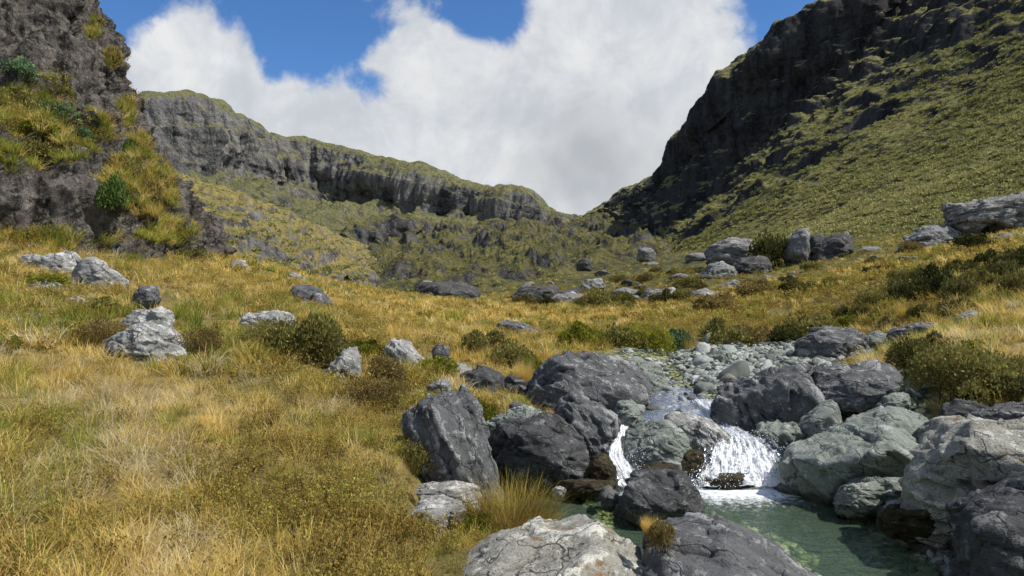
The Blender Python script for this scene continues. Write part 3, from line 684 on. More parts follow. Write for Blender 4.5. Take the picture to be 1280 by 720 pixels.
rock('left half of the split twin boulders on the skyline of the slope', [(983,322),(988,300),(1000,286),(1013,288),(1013,312),(1005,322)], 52, 'far', thick=2.4, sharp=50)
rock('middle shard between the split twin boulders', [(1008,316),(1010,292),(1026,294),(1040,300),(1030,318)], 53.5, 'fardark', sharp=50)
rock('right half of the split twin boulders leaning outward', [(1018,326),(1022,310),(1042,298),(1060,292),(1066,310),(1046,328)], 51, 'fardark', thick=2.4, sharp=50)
rock('small flat rock right of the split twin boulders', [(1072,314),(1084,308),(1100,308),(1104,314),(1084,318)], 49, 'farpale')
rock('pale peaked boulder on the upper right slope', [(1130,312),(1148,292),(1166,279),(1176,286),(1198,290),(1176,302),(1146,312)], 41, 'farpale', thick=2, rough=.06)
rock('long layered slab on the upper right skyline', [(1186,270),(1200,262),(1250,250),(1300,240),(1320,262),(1260,276),(1206,280)], 41, 'far', thick=2.4, bed=(-.2,.2,1), strat=1)
rock('small rock under the long layered slab', [(1244,298),(1256,292),(1280,291),(1288,298),(1260,302)], 36, 'far')
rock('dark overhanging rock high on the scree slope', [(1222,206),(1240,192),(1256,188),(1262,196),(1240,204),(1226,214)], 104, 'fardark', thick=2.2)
# ------------------------------------------------------------------ stream and pool
def water_mat():
    m, t = new_mat('clear_mountain_water')
    p = t.pos(); foam = t.attr('foam')
    w1 = t.noise(t.scalev(p, (5, 9, 5)), 1.0, 4, .6, .6); w2 = t.noise(t.scalev(p, (16, 30, 16)), 1.0, 3, .6, .4)
    nrm = t.bump(t.math('ADD', w1, t.math('MULTIPLY', w2, .35)), .55, .06)
    deep = t.noise(p, .9, 3, .5)
    tint = t.mix(t.step(deep, .35, .65), (.82, .94, .82), (.88, .93, .76))
    tr = t.n('ShaderNodeBsdfTransparent', {'Color': tint})
    dif = t.n('ShaderNodeBsdfDiffuse', {'Color': (.28, .42, .27)})
    body = t.n('ShaderNodeMixShader', {0: .17, 1: tr, 2: dif})
    gl = t.n('ShaderNodeBsdfGlossy', {'Roughness': .06, 'Normal': nrm})
    fr = t.n('ShaderNodeFresnel', {'IOR': 1.33, 'Normal': nrm})
    mx = t.n('ShaderNodeMixShader', {0: fr.outputs[0], 1: body, 2: gl})
    fn = t.noise(p, 15, 6, .7)
    fm = t.step(t.math('ADD', foam, t.math('MULTIPLY', t.math('SUBTRACT', fn, .5), 2.6)), .2, 1.15)
    wh = t.n('ShaderNodeBsdfDiffuse', {'Color': (.82, .85, .86)})
    t.out(t.n('ShaderNodeMixShader', {0: fm, 1: mx, 2: wh}))
    return m
MW = water_mat()
nx, ny = 330, 330
px_, py_ = np.meshgrid(np.linspace(-.9, 5.2, nx), np.linspace(4.3, 9.6, ny))
pp = np.stack([px_.ravel(), py_.ravel(), np.full(nx*ny, CZ-2.6)], -1)
pp[:, 2] += .008*fbm(pp*np.array([2.2, 4, 1]), 3) + .012*np.exp(-((pp[:, 0]-2.9)**2/1.2+(pp[:, 1]-9.0)**2/.9))*fbm(pp*7, 3)
me = mesh_np('pool_water', pp, grid_faces(ny, nx))
fx = 640+F*pp[:, 0]/pp[:, 1]; fd = pp[:, 1]
foam = 1.15*np.exp(-(((fx-930)/92)**2+((fd-8.95)/.5)**2)) + .75*np.exp(-(((fx-785)/24)**2+((fd-8.95)/.45)**2)) + .35*np.exp(-(((fx-940)/130)**2+((fd-8.5)/.7)**2)) - .2
vattr(me, 'foam', foam)
tag(link('pool_water', me, MW), kind='structure')

def sheet(name, rows, nu, nv, mat, amp, freq, foam=None, vf=.28):
    g = spline_rows(rows, nu, nv)
    n = normals(g); p = g.reshape(-1, 3); nn = n.reshape(-1, 3)
    nn[nn[:, 2] < 0] *= -1
    u = np.tile(np.linspace(0, 1, nu), nv); v = np.repeat(np.linspace(0, 1, nv), nu)
    q = np.stack([u*freq, v*freq*vf, np.zeros_like(u)], -1)
    p = p+nn*(amp*(fbm(q, 4, .6)+.6*fbm(p*9, 3, .6))*np.minimum(1, 6*np.minimum(u, 1-u)+.25))[:, None]
    me = mesh_np(name, p, grid_faces(nv, nu)); vattr(me, 'fu', u); vattr(me, 'fv', v)
    if foam is not None: vattr(me, 'foam', foam(u, v, p))
    return tag(link(name, me, mat), kind='structure')
sheet('stream_water', [[(745,480,16.0),(830,466,16.0),(900,462,16.0)],[(740,490,14),(830,478,14),(905,476,14)],[(730,502,12.4),(800,500,12.4),(905,499,12.3)],[(735,520,11.2),(800,517,11.2),(910,514,11.2)],[(745,536,10.4),(800,535,10.4),(915,531,10.5)]], 160, 160, MW, .02, 9,
      foam=lambda u, v, p: .25+.4*fbm(p*np.array([2.5, 1.4, 1]), 3)+.45*np.exp(-((u-.9)/.16)**2)*smooth(.45, .7, v)+.3*np.exp(-((v-.33)/.05)**2)*np.exp(-((u-.45)/.2)**2)-.1)

def fall_mat():
    m, t = new_mat('white_falling_water')
    u = t.attr('fu'); v = t.attr('fv')
    c = t.n('ShaderNodeCombineXYZ', {0: t.math('MULTIPLY', u, 16.0), 1: t.math('MULTIPLY', v, 11.0)})
    s = t.noise(c, 1.0, 6, .65, .8); b = t.noise(t.pos(), 24, 5, .75)
    edge = t.math('MULTIPLY', t.math('MULTIPLY', u, t.math('SUBTRACT', 1.0, u)), 6.0)
    a = t.step(t.math('ADD', t.math('ADD', s, t.math('MULTIPLY', b, .35)), t.math('MULTIPLY', t.math('MINIMUM', edge, 1.0), .35)),   .8, 1.04)
    col = t.mix(t.step(s, .4, .65), (.86, .89, .91), (.97, .97, .98))
    d = t.n('ShaderNodeBsdfDiffuse', {'Color': col, 'Normal': t.bump(t.math('ADD', s, b), .4, .03)})
    tl = t.n('ShaderNodeBsdfTranslucent', {'Color': col})
    w = t.n('ShaderNodeMixShader', {0: .15, 1: d, 2: tl})
    tr = t.n('ShaderNodeBsdfTransparent', {'Color': (.82, .9, .88)})
    gl = t.n('ShaderNodeBsdfGlossy', {'Roughness': .15})
    th = t.n('ShaderNodeMixShader', {0: .18, 1: tr, 2: gl})
    t.out(t.n('ShaderNodeMixShader', {0: a, 1: th, 2: w}))
    return m
MF = fall_mat()
WROWS = [[(862,500,12.0),(892,499,12.0)],[(876,514,11.2),(904,512,11.2)],[(886,532,10.35),(918,530,10.4)],[(892,544,9.85),(942,544,9.9)],[(884,556,9.5),(966,553,9.55)],[(874,576,9.22),(984,572,9.25)],[(862,598,8.98),(1000,594,9.0)],[(856,609,8.88),(1008,607,8.9)]]
sheet('waterfall', WROWS, 200, 260, MF, .085, 12, vf=.5)
# broken strands leaping clear of the sheet, and flying drops
r = np.random.default_rng(4)
sv, sf, o = [], [], 0
gq = spline_rows(WROWS, 60, 90)
bm = bmesh.new(); bmesh.ops.create_icosphere(bm, subdivisions=1, radius=1); dv = np.array([x.co[:] for x in bm.verts]); df = np.array([[q.index for q in x.verts] for x in bm.faces]); bm.free()
for k in range(1500):
    if k < 1200: q = gq[int(89*min(1, r.uniform(.45, 1.0))), int(r.uniform(0, 59.9))]+np.array([r.normal(0, .06), -abs(r.normal(0, .1)), abs(r.normal(0, .09))])
    else: q = W(r.uniform(764, 806), r.uniform(566, 604), 8.95)+np.array([r.normal(0, .04), -abs(r.normal(0, .06)), abs(r.normal(0, .06))])
    q[2] = max(q[2], CZ-2.59)
    sv.append(dv*r.uniform(.0015, .0065)+q); sf.append(np.concatenate([df, df[:, 2:]], 1)+o); o += len(dv)
msp, tsp = new_mat('white_spray'); tsp.out(tsp.n('ShaderNodeBsdfDiffuse', {'Color': (.92, .94, .95)}))
tag(link('waterfall_spray', mesh_np('waterfall_spray', np.concatenate(sv), np.concatenate(sf)), msp), kind='stuff')
sheet('waterfall', [[(768,530,10.2),(790,530,10.2)],[(770,545,9.8),(784,545,9.8)],[(762,556,9.45),(780,556,9.5)],[(758,570,9.2),(784,572,9.2)],[(766,588,8.95),(798,590,8.95)],[(772,606,8.8),(812,608,8.8)]], 60, 140, MF, .035, 7, vf=.8)

# ------------------------------------------------------------------ plant building blocks
def blades(n, L, spread, width, lean, droop, seed, segs=4, lift=0.0):
    """n curved blades; returns verts, quads, tint, height"""
    r = np.random.default_rng(seed)
    az = r.uniform(0, 2*math.pi, n); rad = spread*np.sqrt(r.uniform(0, 1, n))
    baz = az + r.normal(0, .7, n)
    base = np.stack([np.cos(baz)*rad, np.sin(baz)*rad, np.zeros(n)], -1)
    ln = L*r.uniform(.55, 1.1, n); le = lean*r.uniform(.2, 1.4, n); dr = droop*r.uniform(.4, 1.5, n)
    dirh = np.stack([np.cos(az), np.sin(az), np.zeros(n)], -1)
    tw = az + math.pi/2 + r.normal(0, .6, n)
    side = np.stack([np.cos(tw), np.sin(tw), r.normal(0, .15, n)], -1)
    V, H = [], []
    ang = np.stack([le + dr*k/segs for k in range(segs)], 0)       # angle from vertical at each joint
    pos = base.copy(); pos[:, 2] += lift
    for k in range(segs+1):
        w = width*(1-(k/segs)**1.6*.92)*.5
        V.append(np.stack([pos-side*w, pos+side*w], 1)); H.append(np.full((n, 2), k/segs))
        if k < segs:
            st = ln/segs
            pos = pos + dirh*(np.sin(ang[k])*st)[:, None] + np.array([0, 0, 1.])*(np.cos(ang[k])*st)[:, None]
    V = np.stack(V, 1); H = np.stack(H, 1)                        # n, segs+1, 2, 3
    idx = np.arange(n*(segs+1)*2).reshape(n, segs+1, 2)
    q = np.stack([idx[:, :-1, 0], idx[:, :-1, 1], idx[:, 1:, 1], idx[:, 1:, 0]], -1).reshape(-1, 4)
    T = np.repeat(r.uniform(0, 1, n), (segs+1)*2)
    return V.reshape(-1, 3), q, T, H.ravel()

def leaves(c, size, seed, out=None, long=1.8, up=.5):
    """small pointed leaves (one quad each) at the points c"""
    r = np.random.default_rng(seed); n = len(c)
    a = r.normal(size=(n, 3))*.75; a[:, 2] += up
    if out is not None: a = a + out
    a /= np.linalg.norm(a, axis=1)[:, None]
    b = np.cross(a, r.normal(size=(n, 3))); b /= np.linalg.norm(b, axis=1)[:, None]+1e-9
    s = size*r.uniform(.6, 1.35, n)[:, None]
    V = np.stack([c, c+a*s*long*.5+b*s*.5, c+a*s*long, c+a*s*long*.5-b*s*.5], 1)
    q = np.arange(n*4).reshape(n, 4)
    return V.reshape(-1, 3), q, np.repeat(r.uniform(0, 1, n), 4), None

def join(parts):
    V, Q, T, H, o = [], [], [], [], 0
    for v, q, t, h in parts:
        V.append(v); Q.append(q+o); T.append(t); H.append(h); o += len(v)
    return np.concatenate(V), np.concatenate(Q), np.concatenate(T), np.concatenate(H)

def plant_mesh(name, parts, mat):
    v, q, t, h = join(parts)
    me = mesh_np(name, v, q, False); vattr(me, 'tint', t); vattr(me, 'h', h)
    if mat: me.materials.append(mat)
    return me

def plant_mat(name, stops, base, trans=.35, patch=.45, patchscale=.8, shadeh=.35, bright=1.0):
    """stops: colours along the tint; base: colour low down"""
    m, t = new_mat(name)
    p = t.pos(); n = t.noise(p, patchscale, 4, .6); rnd = t.n('ShaderNodeObjectInfo').outputs['Random']
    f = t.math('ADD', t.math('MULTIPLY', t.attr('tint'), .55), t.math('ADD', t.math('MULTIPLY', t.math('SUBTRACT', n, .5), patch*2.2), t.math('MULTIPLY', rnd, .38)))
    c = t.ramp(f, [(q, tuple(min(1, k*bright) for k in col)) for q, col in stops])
    c = t.mix(t.step(t.attr('h'), 0, shadeh, .85, 0), c, base)  # brown bases, plus shade low in the plant put into the colour
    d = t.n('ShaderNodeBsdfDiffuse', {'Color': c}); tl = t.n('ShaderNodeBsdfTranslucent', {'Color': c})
    t.out(t.n('ShaderNodeMixShader', {0: trans, 1: d, 2: tl}))
    return m
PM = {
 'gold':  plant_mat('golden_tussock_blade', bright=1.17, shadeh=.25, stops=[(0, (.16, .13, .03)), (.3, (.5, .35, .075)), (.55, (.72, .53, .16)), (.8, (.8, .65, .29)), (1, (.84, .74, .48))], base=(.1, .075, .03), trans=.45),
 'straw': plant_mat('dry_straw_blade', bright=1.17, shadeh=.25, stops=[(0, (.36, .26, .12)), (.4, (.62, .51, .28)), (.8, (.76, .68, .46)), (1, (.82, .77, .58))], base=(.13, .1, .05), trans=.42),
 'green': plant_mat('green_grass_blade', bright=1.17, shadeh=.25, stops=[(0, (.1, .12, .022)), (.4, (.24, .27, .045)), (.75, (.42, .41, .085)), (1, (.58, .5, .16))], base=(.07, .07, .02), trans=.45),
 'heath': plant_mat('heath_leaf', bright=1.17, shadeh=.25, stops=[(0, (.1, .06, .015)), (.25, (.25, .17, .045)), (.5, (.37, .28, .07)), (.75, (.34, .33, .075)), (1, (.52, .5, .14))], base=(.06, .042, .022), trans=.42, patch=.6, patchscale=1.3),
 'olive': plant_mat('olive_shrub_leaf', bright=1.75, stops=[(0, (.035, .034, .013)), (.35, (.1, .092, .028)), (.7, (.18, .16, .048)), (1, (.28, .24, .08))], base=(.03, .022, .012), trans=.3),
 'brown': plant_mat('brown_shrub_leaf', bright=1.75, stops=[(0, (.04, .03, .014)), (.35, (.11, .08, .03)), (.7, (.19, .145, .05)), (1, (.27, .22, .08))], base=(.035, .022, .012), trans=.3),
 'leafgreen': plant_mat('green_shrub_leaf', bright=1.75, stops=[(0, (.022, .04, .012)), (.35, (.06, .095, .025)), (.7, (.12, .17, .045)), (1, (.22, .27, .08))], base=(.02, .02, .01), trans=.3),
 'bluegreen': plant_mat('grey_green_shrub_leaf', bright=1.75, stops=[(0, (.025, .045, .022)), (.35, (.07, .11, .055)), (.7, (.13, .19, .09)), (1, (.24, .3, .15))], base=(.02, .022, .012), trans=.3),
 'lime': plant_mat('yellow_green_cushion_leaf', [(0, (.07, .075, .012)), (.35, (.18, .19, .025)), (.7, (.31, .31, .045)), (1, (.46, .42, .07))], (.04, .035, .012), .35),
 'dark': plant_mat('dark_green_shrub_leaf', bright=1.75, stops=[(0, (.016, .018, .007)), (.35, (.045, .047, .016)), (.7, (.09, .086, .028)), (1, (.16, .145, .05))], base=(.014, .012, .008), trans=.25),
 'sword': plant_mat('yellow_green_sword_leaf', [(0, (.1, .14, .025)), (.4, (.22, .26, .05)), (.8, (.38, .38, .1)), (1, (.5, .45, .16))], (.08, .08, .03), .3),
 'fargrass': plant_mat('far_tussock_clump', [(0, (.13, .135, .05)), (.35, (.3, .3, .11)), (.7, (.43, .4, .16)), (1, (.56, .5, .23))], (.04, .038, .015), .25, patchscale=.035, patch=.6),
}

def heath(n, h, spread, size, seed):
    r = np.random.default_rng(seed)
    v, q, t, hh = blades(n, h, spread, .006, .35, .35, seed, 3)
    tips = v.reshape(n, 4, 2, 3).mean(2)
    cs, hs = [], []
    for k in range(9):
        f = r.uniform(.35, 1, n)*2.999; i = f.astype(int); w = (f-i)[:, None]
        cs.append(tips[np.arange(n), i]*(1-w)+tips[np.arange(n), i+1]*w); hs.append(np.repeat(f/3, 4))
    c = np.concatenate(cs)+r.normal(0, .008, (n*9, 3))
    lv = leaves(c, size, seed+1, up=.8)
    return [(v, q, t*.2, hh*.4), (lv[0], lv[1], lv[2], np.concatenate(hs))]

def instancer(name, protos, pts, rot, scl, label_kind='stuff'):
    """one object: copies of the proto meshes on points (uncountable ground cover only)"""
    me = bpy.data.meshes.new(name); me.vertices.add(len(pts)); me.vertices.foreach_set('co', np.asarray(pts, np.float32).ravel())
    a = me.attributes.new('rot', 'FLOAT_VECTOR', 'POINT'); a.data.foreach_set('vector', np.asarray(rot, np.float32).ravel())
    vattr(me, 'scl', scl)
    a = me.attributes.new('idx', 'INT', 'POINT'); a.data.foreach_set('value', np.random.default_rng(3).integers(0, len(protos), len(pts)).astype(np.int32))
    o = link(name, me)
    ng = bpy.data.node_groups.new(name, 'GeometryNodeTree')
    ng.interface.new_socket('Geometry', in_out='INPUT', socket_type='NodeSocketGeometry')
    ng.interface.new_socket('Geometry', in_out='OUTPUT', socket_type='NodeSocketGeometry')
    N, Lk = ng.nodes, ng.links
    gi = N.new('NodeGroupInput'); go = N.new('NodeGroupOutput')
    jn = N.new('GeometryNodeJoinGeometry')
    for me_ in protos:
        po = bpy.data.objects.new(me_.name, me_)
        oi = N.new('GeometryNodeObjectInfo'); oi.inputs['Object'].default_value = po
        oi.inputs['As Instance'].default_value = True
        Lk.new(oi.outputs['Geometry'], jn.inputs[0])
    ip = N.new('GeometryNodeInstanceOnPoints'); ip.inputs['Pick Instance'].default_value = True
    def na(nm, typ):
        n = N.new('GeometryNodeInputNamedAttribute'); n.data_type = typ; n.inputs['Name'].default_value = nm
        return n.outputs['Attribute']
    e2 = N.new('FunctionNodeEulerToRotation'); Lk.new(na('rot', 'FLOAT_VECTOR'), e2.inputs[0])
    Lk.new(gi.outputs[0], ip.inputs['Points']); Lk.new(jn.outputs[0], ip.inputs['Instance'])
    Lk.new(na('idx', 'INT'), ip.inputs['Instance Index']); Lk.new(e2.outputs[0], ip.inputs['Rotation']); Lk.new(na('scl', 'FLOAT'), ip.inputs['Scale'])
    Lk.new(ip.outputs[0], go.inputs[0])
    md = o.modifiers.new('scatter', 'NODES'); md.node_group = ng
    return tag(o, kind='stuff')

# tree of all boulders, to keep grass from growing through them
def rock_tree():
    V, Fs, o = [], [], 0
    for ob in ALLROCK:
        m = ob.data; a = np.empty(len(m.vertices)*3, np.float32); m.vertices.foreach_get('co', a); a = a.reshape(-1, 3)+np.array(ob.location)
        f = np.empty(len(m.loops), np.int32); m.loops.foreach_get('vertex_index', f)
        V.append(a); Fs.append(f.reshape(-1, 3)+o); o += len(a)
    return BVHTree.FromPolygons(np.concatenate(V).tolist(), np.concatenate(Fs).tolist())
ROCKS = rock_tree()
def rock_above(x, y, z):
    h = ROCKS.ray_cast(Vector((x, y, z+30)), Vector((0, 0, -1)))
    return h[0].z if h[0] is not None else -99

# ------------------------------------------------------------------ meadow cover
def scatter(n_area, seed):
    """points over the near ground; n_area: list of (d0,d1,per square metre)"""
    r = np.random.default_rng(seed); X, Y = [], []
    for d0, d1, k in n_area:
        n = int(.82*(d1*d1-d0*d0)*k)
        d = np.sqrt(r.uniform(d0*d0, d1*d1, n)); u = r.uniform(-.82, .82, n)
        X.append(u*d); Y.append(d)
    x, y = np.concatenate(X), np.concatenate(Y)
    return x, y
def patch(x, y, s, o, oc=3):
    return fbm(np.stack([x*s, y*s, np.full_like(x, o)], -1), oc)
gx, gy = scatter([(3, 6, 60), (6, 9, 42), (9, 14, 26), (14, 24, 15), (24, 40, 7), (40, 62, 3.2), (62, 110, .9)], 21)
gz = ground(gx, gy); gp = 640+F*gx/gy
keep = (region(gx, gy) < .25)
wet = gz-CZ < -2.5
keep &= ~wet
keep &= ~((gp > 500) & (gp < 592) & (gy > 6.35) & (gy < 7.95))            # bare slabs
for i in np.nonzero(keep & (gy < 62))[0]:
    if rock_above(gx[i], gy[i], gz[i]) > gz[i]-.02: keep[i] = False
gx, gy, gz, gp = gx[keep], gy[keep], gz[keep], gp[keep]
n1 = patch(gx, gy, .55, 1); n2 = patch(gx, gy, 1.3, 7); n3 = patch(gx, gy, .3, 13); n4 = patch(gx, gy, 2.1, 31); rv = rng.uniform(-1, 1, len(gx))
def near_blob(cx, cd, rx, rd): return np.exp(-(((gp-cx)/rx)**2+((np.log(gy)-math.log(cd))/rd)**2))
hw = n1*1.2+.7*rv-.2 + 1.0*near_blob(430, 5.2, 210, .32) + .9*near_blob(510, 10.2, 70, .22) + .5*near_blob(300, 8.6, 60, .12) + .95*near_blob(1060, 24, 170, .35) + .75*near_blob(800, 21, 150, .2) + .8*near_blob(850, 52, 190, .4) - .6*near_blob(120, 8.5, 260, .25) - .7*near_blob(560, 28, 220, .3)+.5*near_blob(480, 13.5, 60, .18) - .9*near_blob(1225, 12.2, 90, .2)
sw = n2*1.2+.5*rv-.2 + .5*near_blob(150, 6.5, 160, .2) + .25*near_blob(330, 9.5, 150, .2) - .5*near_blob(560, 28, 260, .4)
gw = n3*1.3+.3*rng.uniform(-1, 1, len(gx))*1.4-.22 + .7*near_blob(20, 6.8, 110, .25) + .35*near_blob(70, 13, 140, .2) + .4*near_blob(660, 17, 120, .12) + .3*smooth(38, 60, gy)
gap = (n4 < -.38) & (gy < 16)
kind = np.where(hw > .12, 3, np.where(gw > .12, 2, np.where(sw > .1, 1, 0)))
wn = .006
LOD = [(0, 9.5, 1.0), (9.5, 24, 1.9), (24, 120, 4.6)]
def tuft(n, L, sp, w, le, dr, seed, k): return [blades(int(n), L, sp, w*k, le, dr, seed, 5 if k < 1.5 else 3)]
lab = {0: 'golden_tussock_grass', 1: 'dry_straw_grass', 2: 'green_grass', 3: 'heath_cover'}
for kd in range(4):
    P_, R_, S_, PR = [], [], [], []
    for li, (d0, d1, k) in enumerate(LOD):
        s = (kind == kd) & ~gap & (gy >= d0) & (gy < d1)
        n = s.sum()
        if not n: continue
        f = (1, .72, .5)[li]
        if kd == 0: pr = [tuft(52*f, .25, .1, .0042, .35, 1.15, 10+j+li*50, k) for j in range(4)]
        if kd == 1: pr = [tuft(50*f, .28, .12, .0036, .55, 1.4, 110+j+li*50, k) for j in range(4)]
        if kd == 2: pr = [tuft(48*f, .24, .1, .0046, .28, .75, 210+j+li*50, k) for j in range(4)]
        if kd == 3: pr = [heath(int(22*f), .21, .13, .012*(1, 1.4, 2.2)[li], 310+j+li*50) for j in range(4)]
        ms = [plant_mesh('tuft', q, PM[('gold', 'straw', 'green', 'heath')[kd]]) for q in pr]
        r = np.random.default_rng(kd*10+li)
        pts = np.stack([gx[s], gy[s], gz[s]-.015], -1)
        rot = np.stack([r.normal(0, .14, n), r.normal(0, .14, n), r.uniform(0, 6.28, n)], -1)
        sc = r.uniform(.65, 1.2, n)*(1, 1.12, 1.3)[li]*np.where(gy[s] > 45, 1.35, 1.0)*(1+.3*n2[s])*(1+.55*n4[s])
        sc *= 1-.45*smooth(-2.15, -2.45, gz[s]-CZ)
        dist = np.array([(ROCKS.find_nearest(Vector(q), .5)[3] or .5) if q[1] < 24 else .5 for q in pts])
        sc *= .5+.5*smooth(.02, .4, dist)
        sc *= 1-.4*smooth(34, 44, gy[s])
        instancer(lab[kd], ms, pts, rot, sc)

# plants on the ledges of the left wall
r = np.random.default_rng(5)
ci = np.nonzero((veg+.5*fbm(cp*1.1, 4) > .5) & (_px > -30) & (_py > -20) & (_py < 330) & (cp[:, 1] < 46))[0]
cnz = np.abs(normals(cl).reshape(-1, 3)[:, 2])
ci = ci[r.uniform(0, 1, len(ci)) < (.015+.1*cnz[ci])]
n = len(ci)
ms = [plant_mesh('tuft', tuft(50, .4, .14, .0042, .4, 1.1, 700+j, 3.2), PM['gold']) for j in range(2)] + [plant_mesh('tuft', tuft(60, .36, .14, .0042, .4, .9, 720+j, 3.2), PM['green']) for j in range(3)] + [plant_mesh('tuft', heath(26, .35, .2, .022, 740+j), PM['heath']) for j in range(1)]
instancer('cliff_tussock_grass', ms, cp[ci]-np.array([0, 0, .05]), np.stack([r.normal(.25, .25, n), r.normal(.2, .25, n), r.uniform(0, 6.28, n)], -1), r.uniform(.7, 1.5, n))

# clumps on the distant slopes
def clump(n, seed, size=.2):
    r = np.random.default_rng(seed)
    d = r.normal(size=(n, 3)); d /= np.linalg.norm(d, axis=1)[:, None]; d[:, 2] = np.abs(d[:, 2])
    c = d*np.array([.5, .5, .42])*r.uniform(.5, 1, n)[:, None]
    v, q, t, _ = leaves(c, size, seed, out=d*.8)
    return [(v, q, t, np.clip(v[:, 2]/.5, 0, 1))]
far_ms = [plant_mesh('clump', clump(46, 800+j), PM['fargrass']) for j in range(5)]
def slope_scatter(g, n, sel, seed, smin, smax):
    r = np.random.default_rng(seed)
    nv, nu, _ = g.shape
    nz = normals(g)[..., 2]; nz = np.abs(nz)
    p = g.reshape(-1, 3); w = sel(p, nz.ravel(), np.repeat(np.linspace(0, 1, nv), nu))
    du = np.linalg.norm(np.gradient(g, axis=1), axis=2).ravel(); dv = np.linalg.norm(np.gradient(g, axis=0), axis=2).ravel()
    w = w*du*dv; w /= w.sum()
    i = r.choice(len(p), n, p=w)
    q = p[i] + r.normal(0, .5, (n, 3))*np.stack([du[i], dv[i]*.6, np.zeros(n)], -1)*.5
    return q, r.uniform(smin, smax, n)*(1+.5*fbm(q*.05, 2))
def inview(p): return (np.abs(p[:, 0]/p[:, 1]) < .76)*((p[:, 2]-CZ)/p[:, 1] < .42)
allp, alls = [], []
for g, n, sel, sm, sx in (
    (rm, 30000, lambda p, nz, v: inview(p)*(nz > .58)*smooth(.42, .56, v)*(1/p[:, 1]**1.2), .3, .95),
    (rm, 900, lambda p, nz, v: inview(p)*(nz > .8)*smooth(.2, .3, v)*smooth(.6, .5, v), .5, 1.2),
    (kn, 1600, lambda p, nz, v: inview(p)*(nz > .6)*(1/p[:, 1]), .35, 1.0),
    (hs, 2600, lambda p, nz, v: inview(p)*(nz > .6)*(1/p[:, 1]), .25, .7),
    (fr, 1800, lambda p, nz, v: inview(p)*(nz > .6)*smooth(.45, .6, v), .8, 2.4)):
    q, s = slope_scatter(g, n, sel, len(allp)+40, sm, sx); allp.append(q); alls.append(s)
q = np.concatenate(allp); s = np.concatenate(alls); r = np.random.default_rng(77)
instancer('hillside_tussock', far_ms, q-np.array([0, 0, .1]), np.stack([np.zeros(len(q)), np.zeros(len(q)), r.uniform(0, 6.28, len(q))], -1), s)

# ------------------------------------------------------------------ stones: gravel bar, shingle, pool bed
def gravel_mat():
    m, t = new_mat('pale_river_stones')
    p = t.pos(); rn = t.n('ShaderNodeObjectInfo').outputs['Random']
    c = t.ramp(rn, [(0, (.07, .075, .066)), (.3, (.2, .215, .19)), (.6, (.32, .34, .305)), (.88, (.46, .47, .43)), (1, (.17, .14, .09))])
    n = t.noise(p, 22, 5, .65)
    c = t.mix(t.step(n, .45, .7, 0, .6), c, (.09, .1, .085))
    z = t.n('ShaderNodeSeparateXYZ', {'Vector': p}).outputs['Z']
    c = t.mix(t.step(z, CZ-2.56, CZ-2.64, 0, .8), c, t.mix(t.step(rn, .3, .8), (.26, .3, .14), (.6, .58, .32)))
    t.out(t.bsdf(c, .75, t.bump(n, .5, .02)))
    return m
MGV = gravel_mat()
def pebble(j, lv=3):
    r = np.random.default_rng(900+j)
    pts = r.normal(size=(14, 3)); pts /= np.linalg.norm(pts, axis=1)[:, None]; pts *= np.array([.5, .38, .24])
    me, c, _ = rock_mesh('stone', pts, lv, 900+j, .05, 45, .5)
    me.materials.append(MGV); return me
PEB = [pebble(j) for j in range(7)]
r = np.random.default_rng(31)
def stones(n, sel, d0, d1, u0, u1, smin, smax):
    d = r.uniform(d0, d1, n*4); u = r.uniform(u0, u1, n*4); x = (u-640)/F*d
    w = sel(x, d, u); k = np.nonzero(r.uniform(0, 1, n*4) < w)[0][:n]
    s = smin*(smax/smin)**(r.uniform(0, 1, len(k))**2)
    return np.stack([x[k], d[k], ground(x[k], d[k])+s*.06], -1), s
A = stones(9000, lambda x, d, u: region(x, d)*(smooth(845, 880, u+ (d-15)*6)*.95+.12), 12.6, 19.6, 770, 1080, .03, .3)
B = stones(520, lambda x, d, u: smooth(-2.78, -2.6, ground(x, d)-CZ)*smooth(1040, 1120, u), 5.2, 7.6, 1040, 1230, .03, .16)
C_ = stones(6000, lambda x, d, u: region(x, d)*.8, 4.6, 9.4, 700, 1190, .03, .17)
E = stones(500, lambda x, d, u: region(x, d)*.7, 9.3, 13, 740, 1160, .06, .3)
pts = np.concatenate([A[0], B[0], C_[0], E[0]]); s = np.concatenate([A[1], B[1], C_[1], E[1]]); n = len(s)
instancer('gravel', PEB, pts, np.stack([r.normal(0, .35, n), r.normal(0, .35, n), r.uniform(0, 6.28, n)], -1), s)
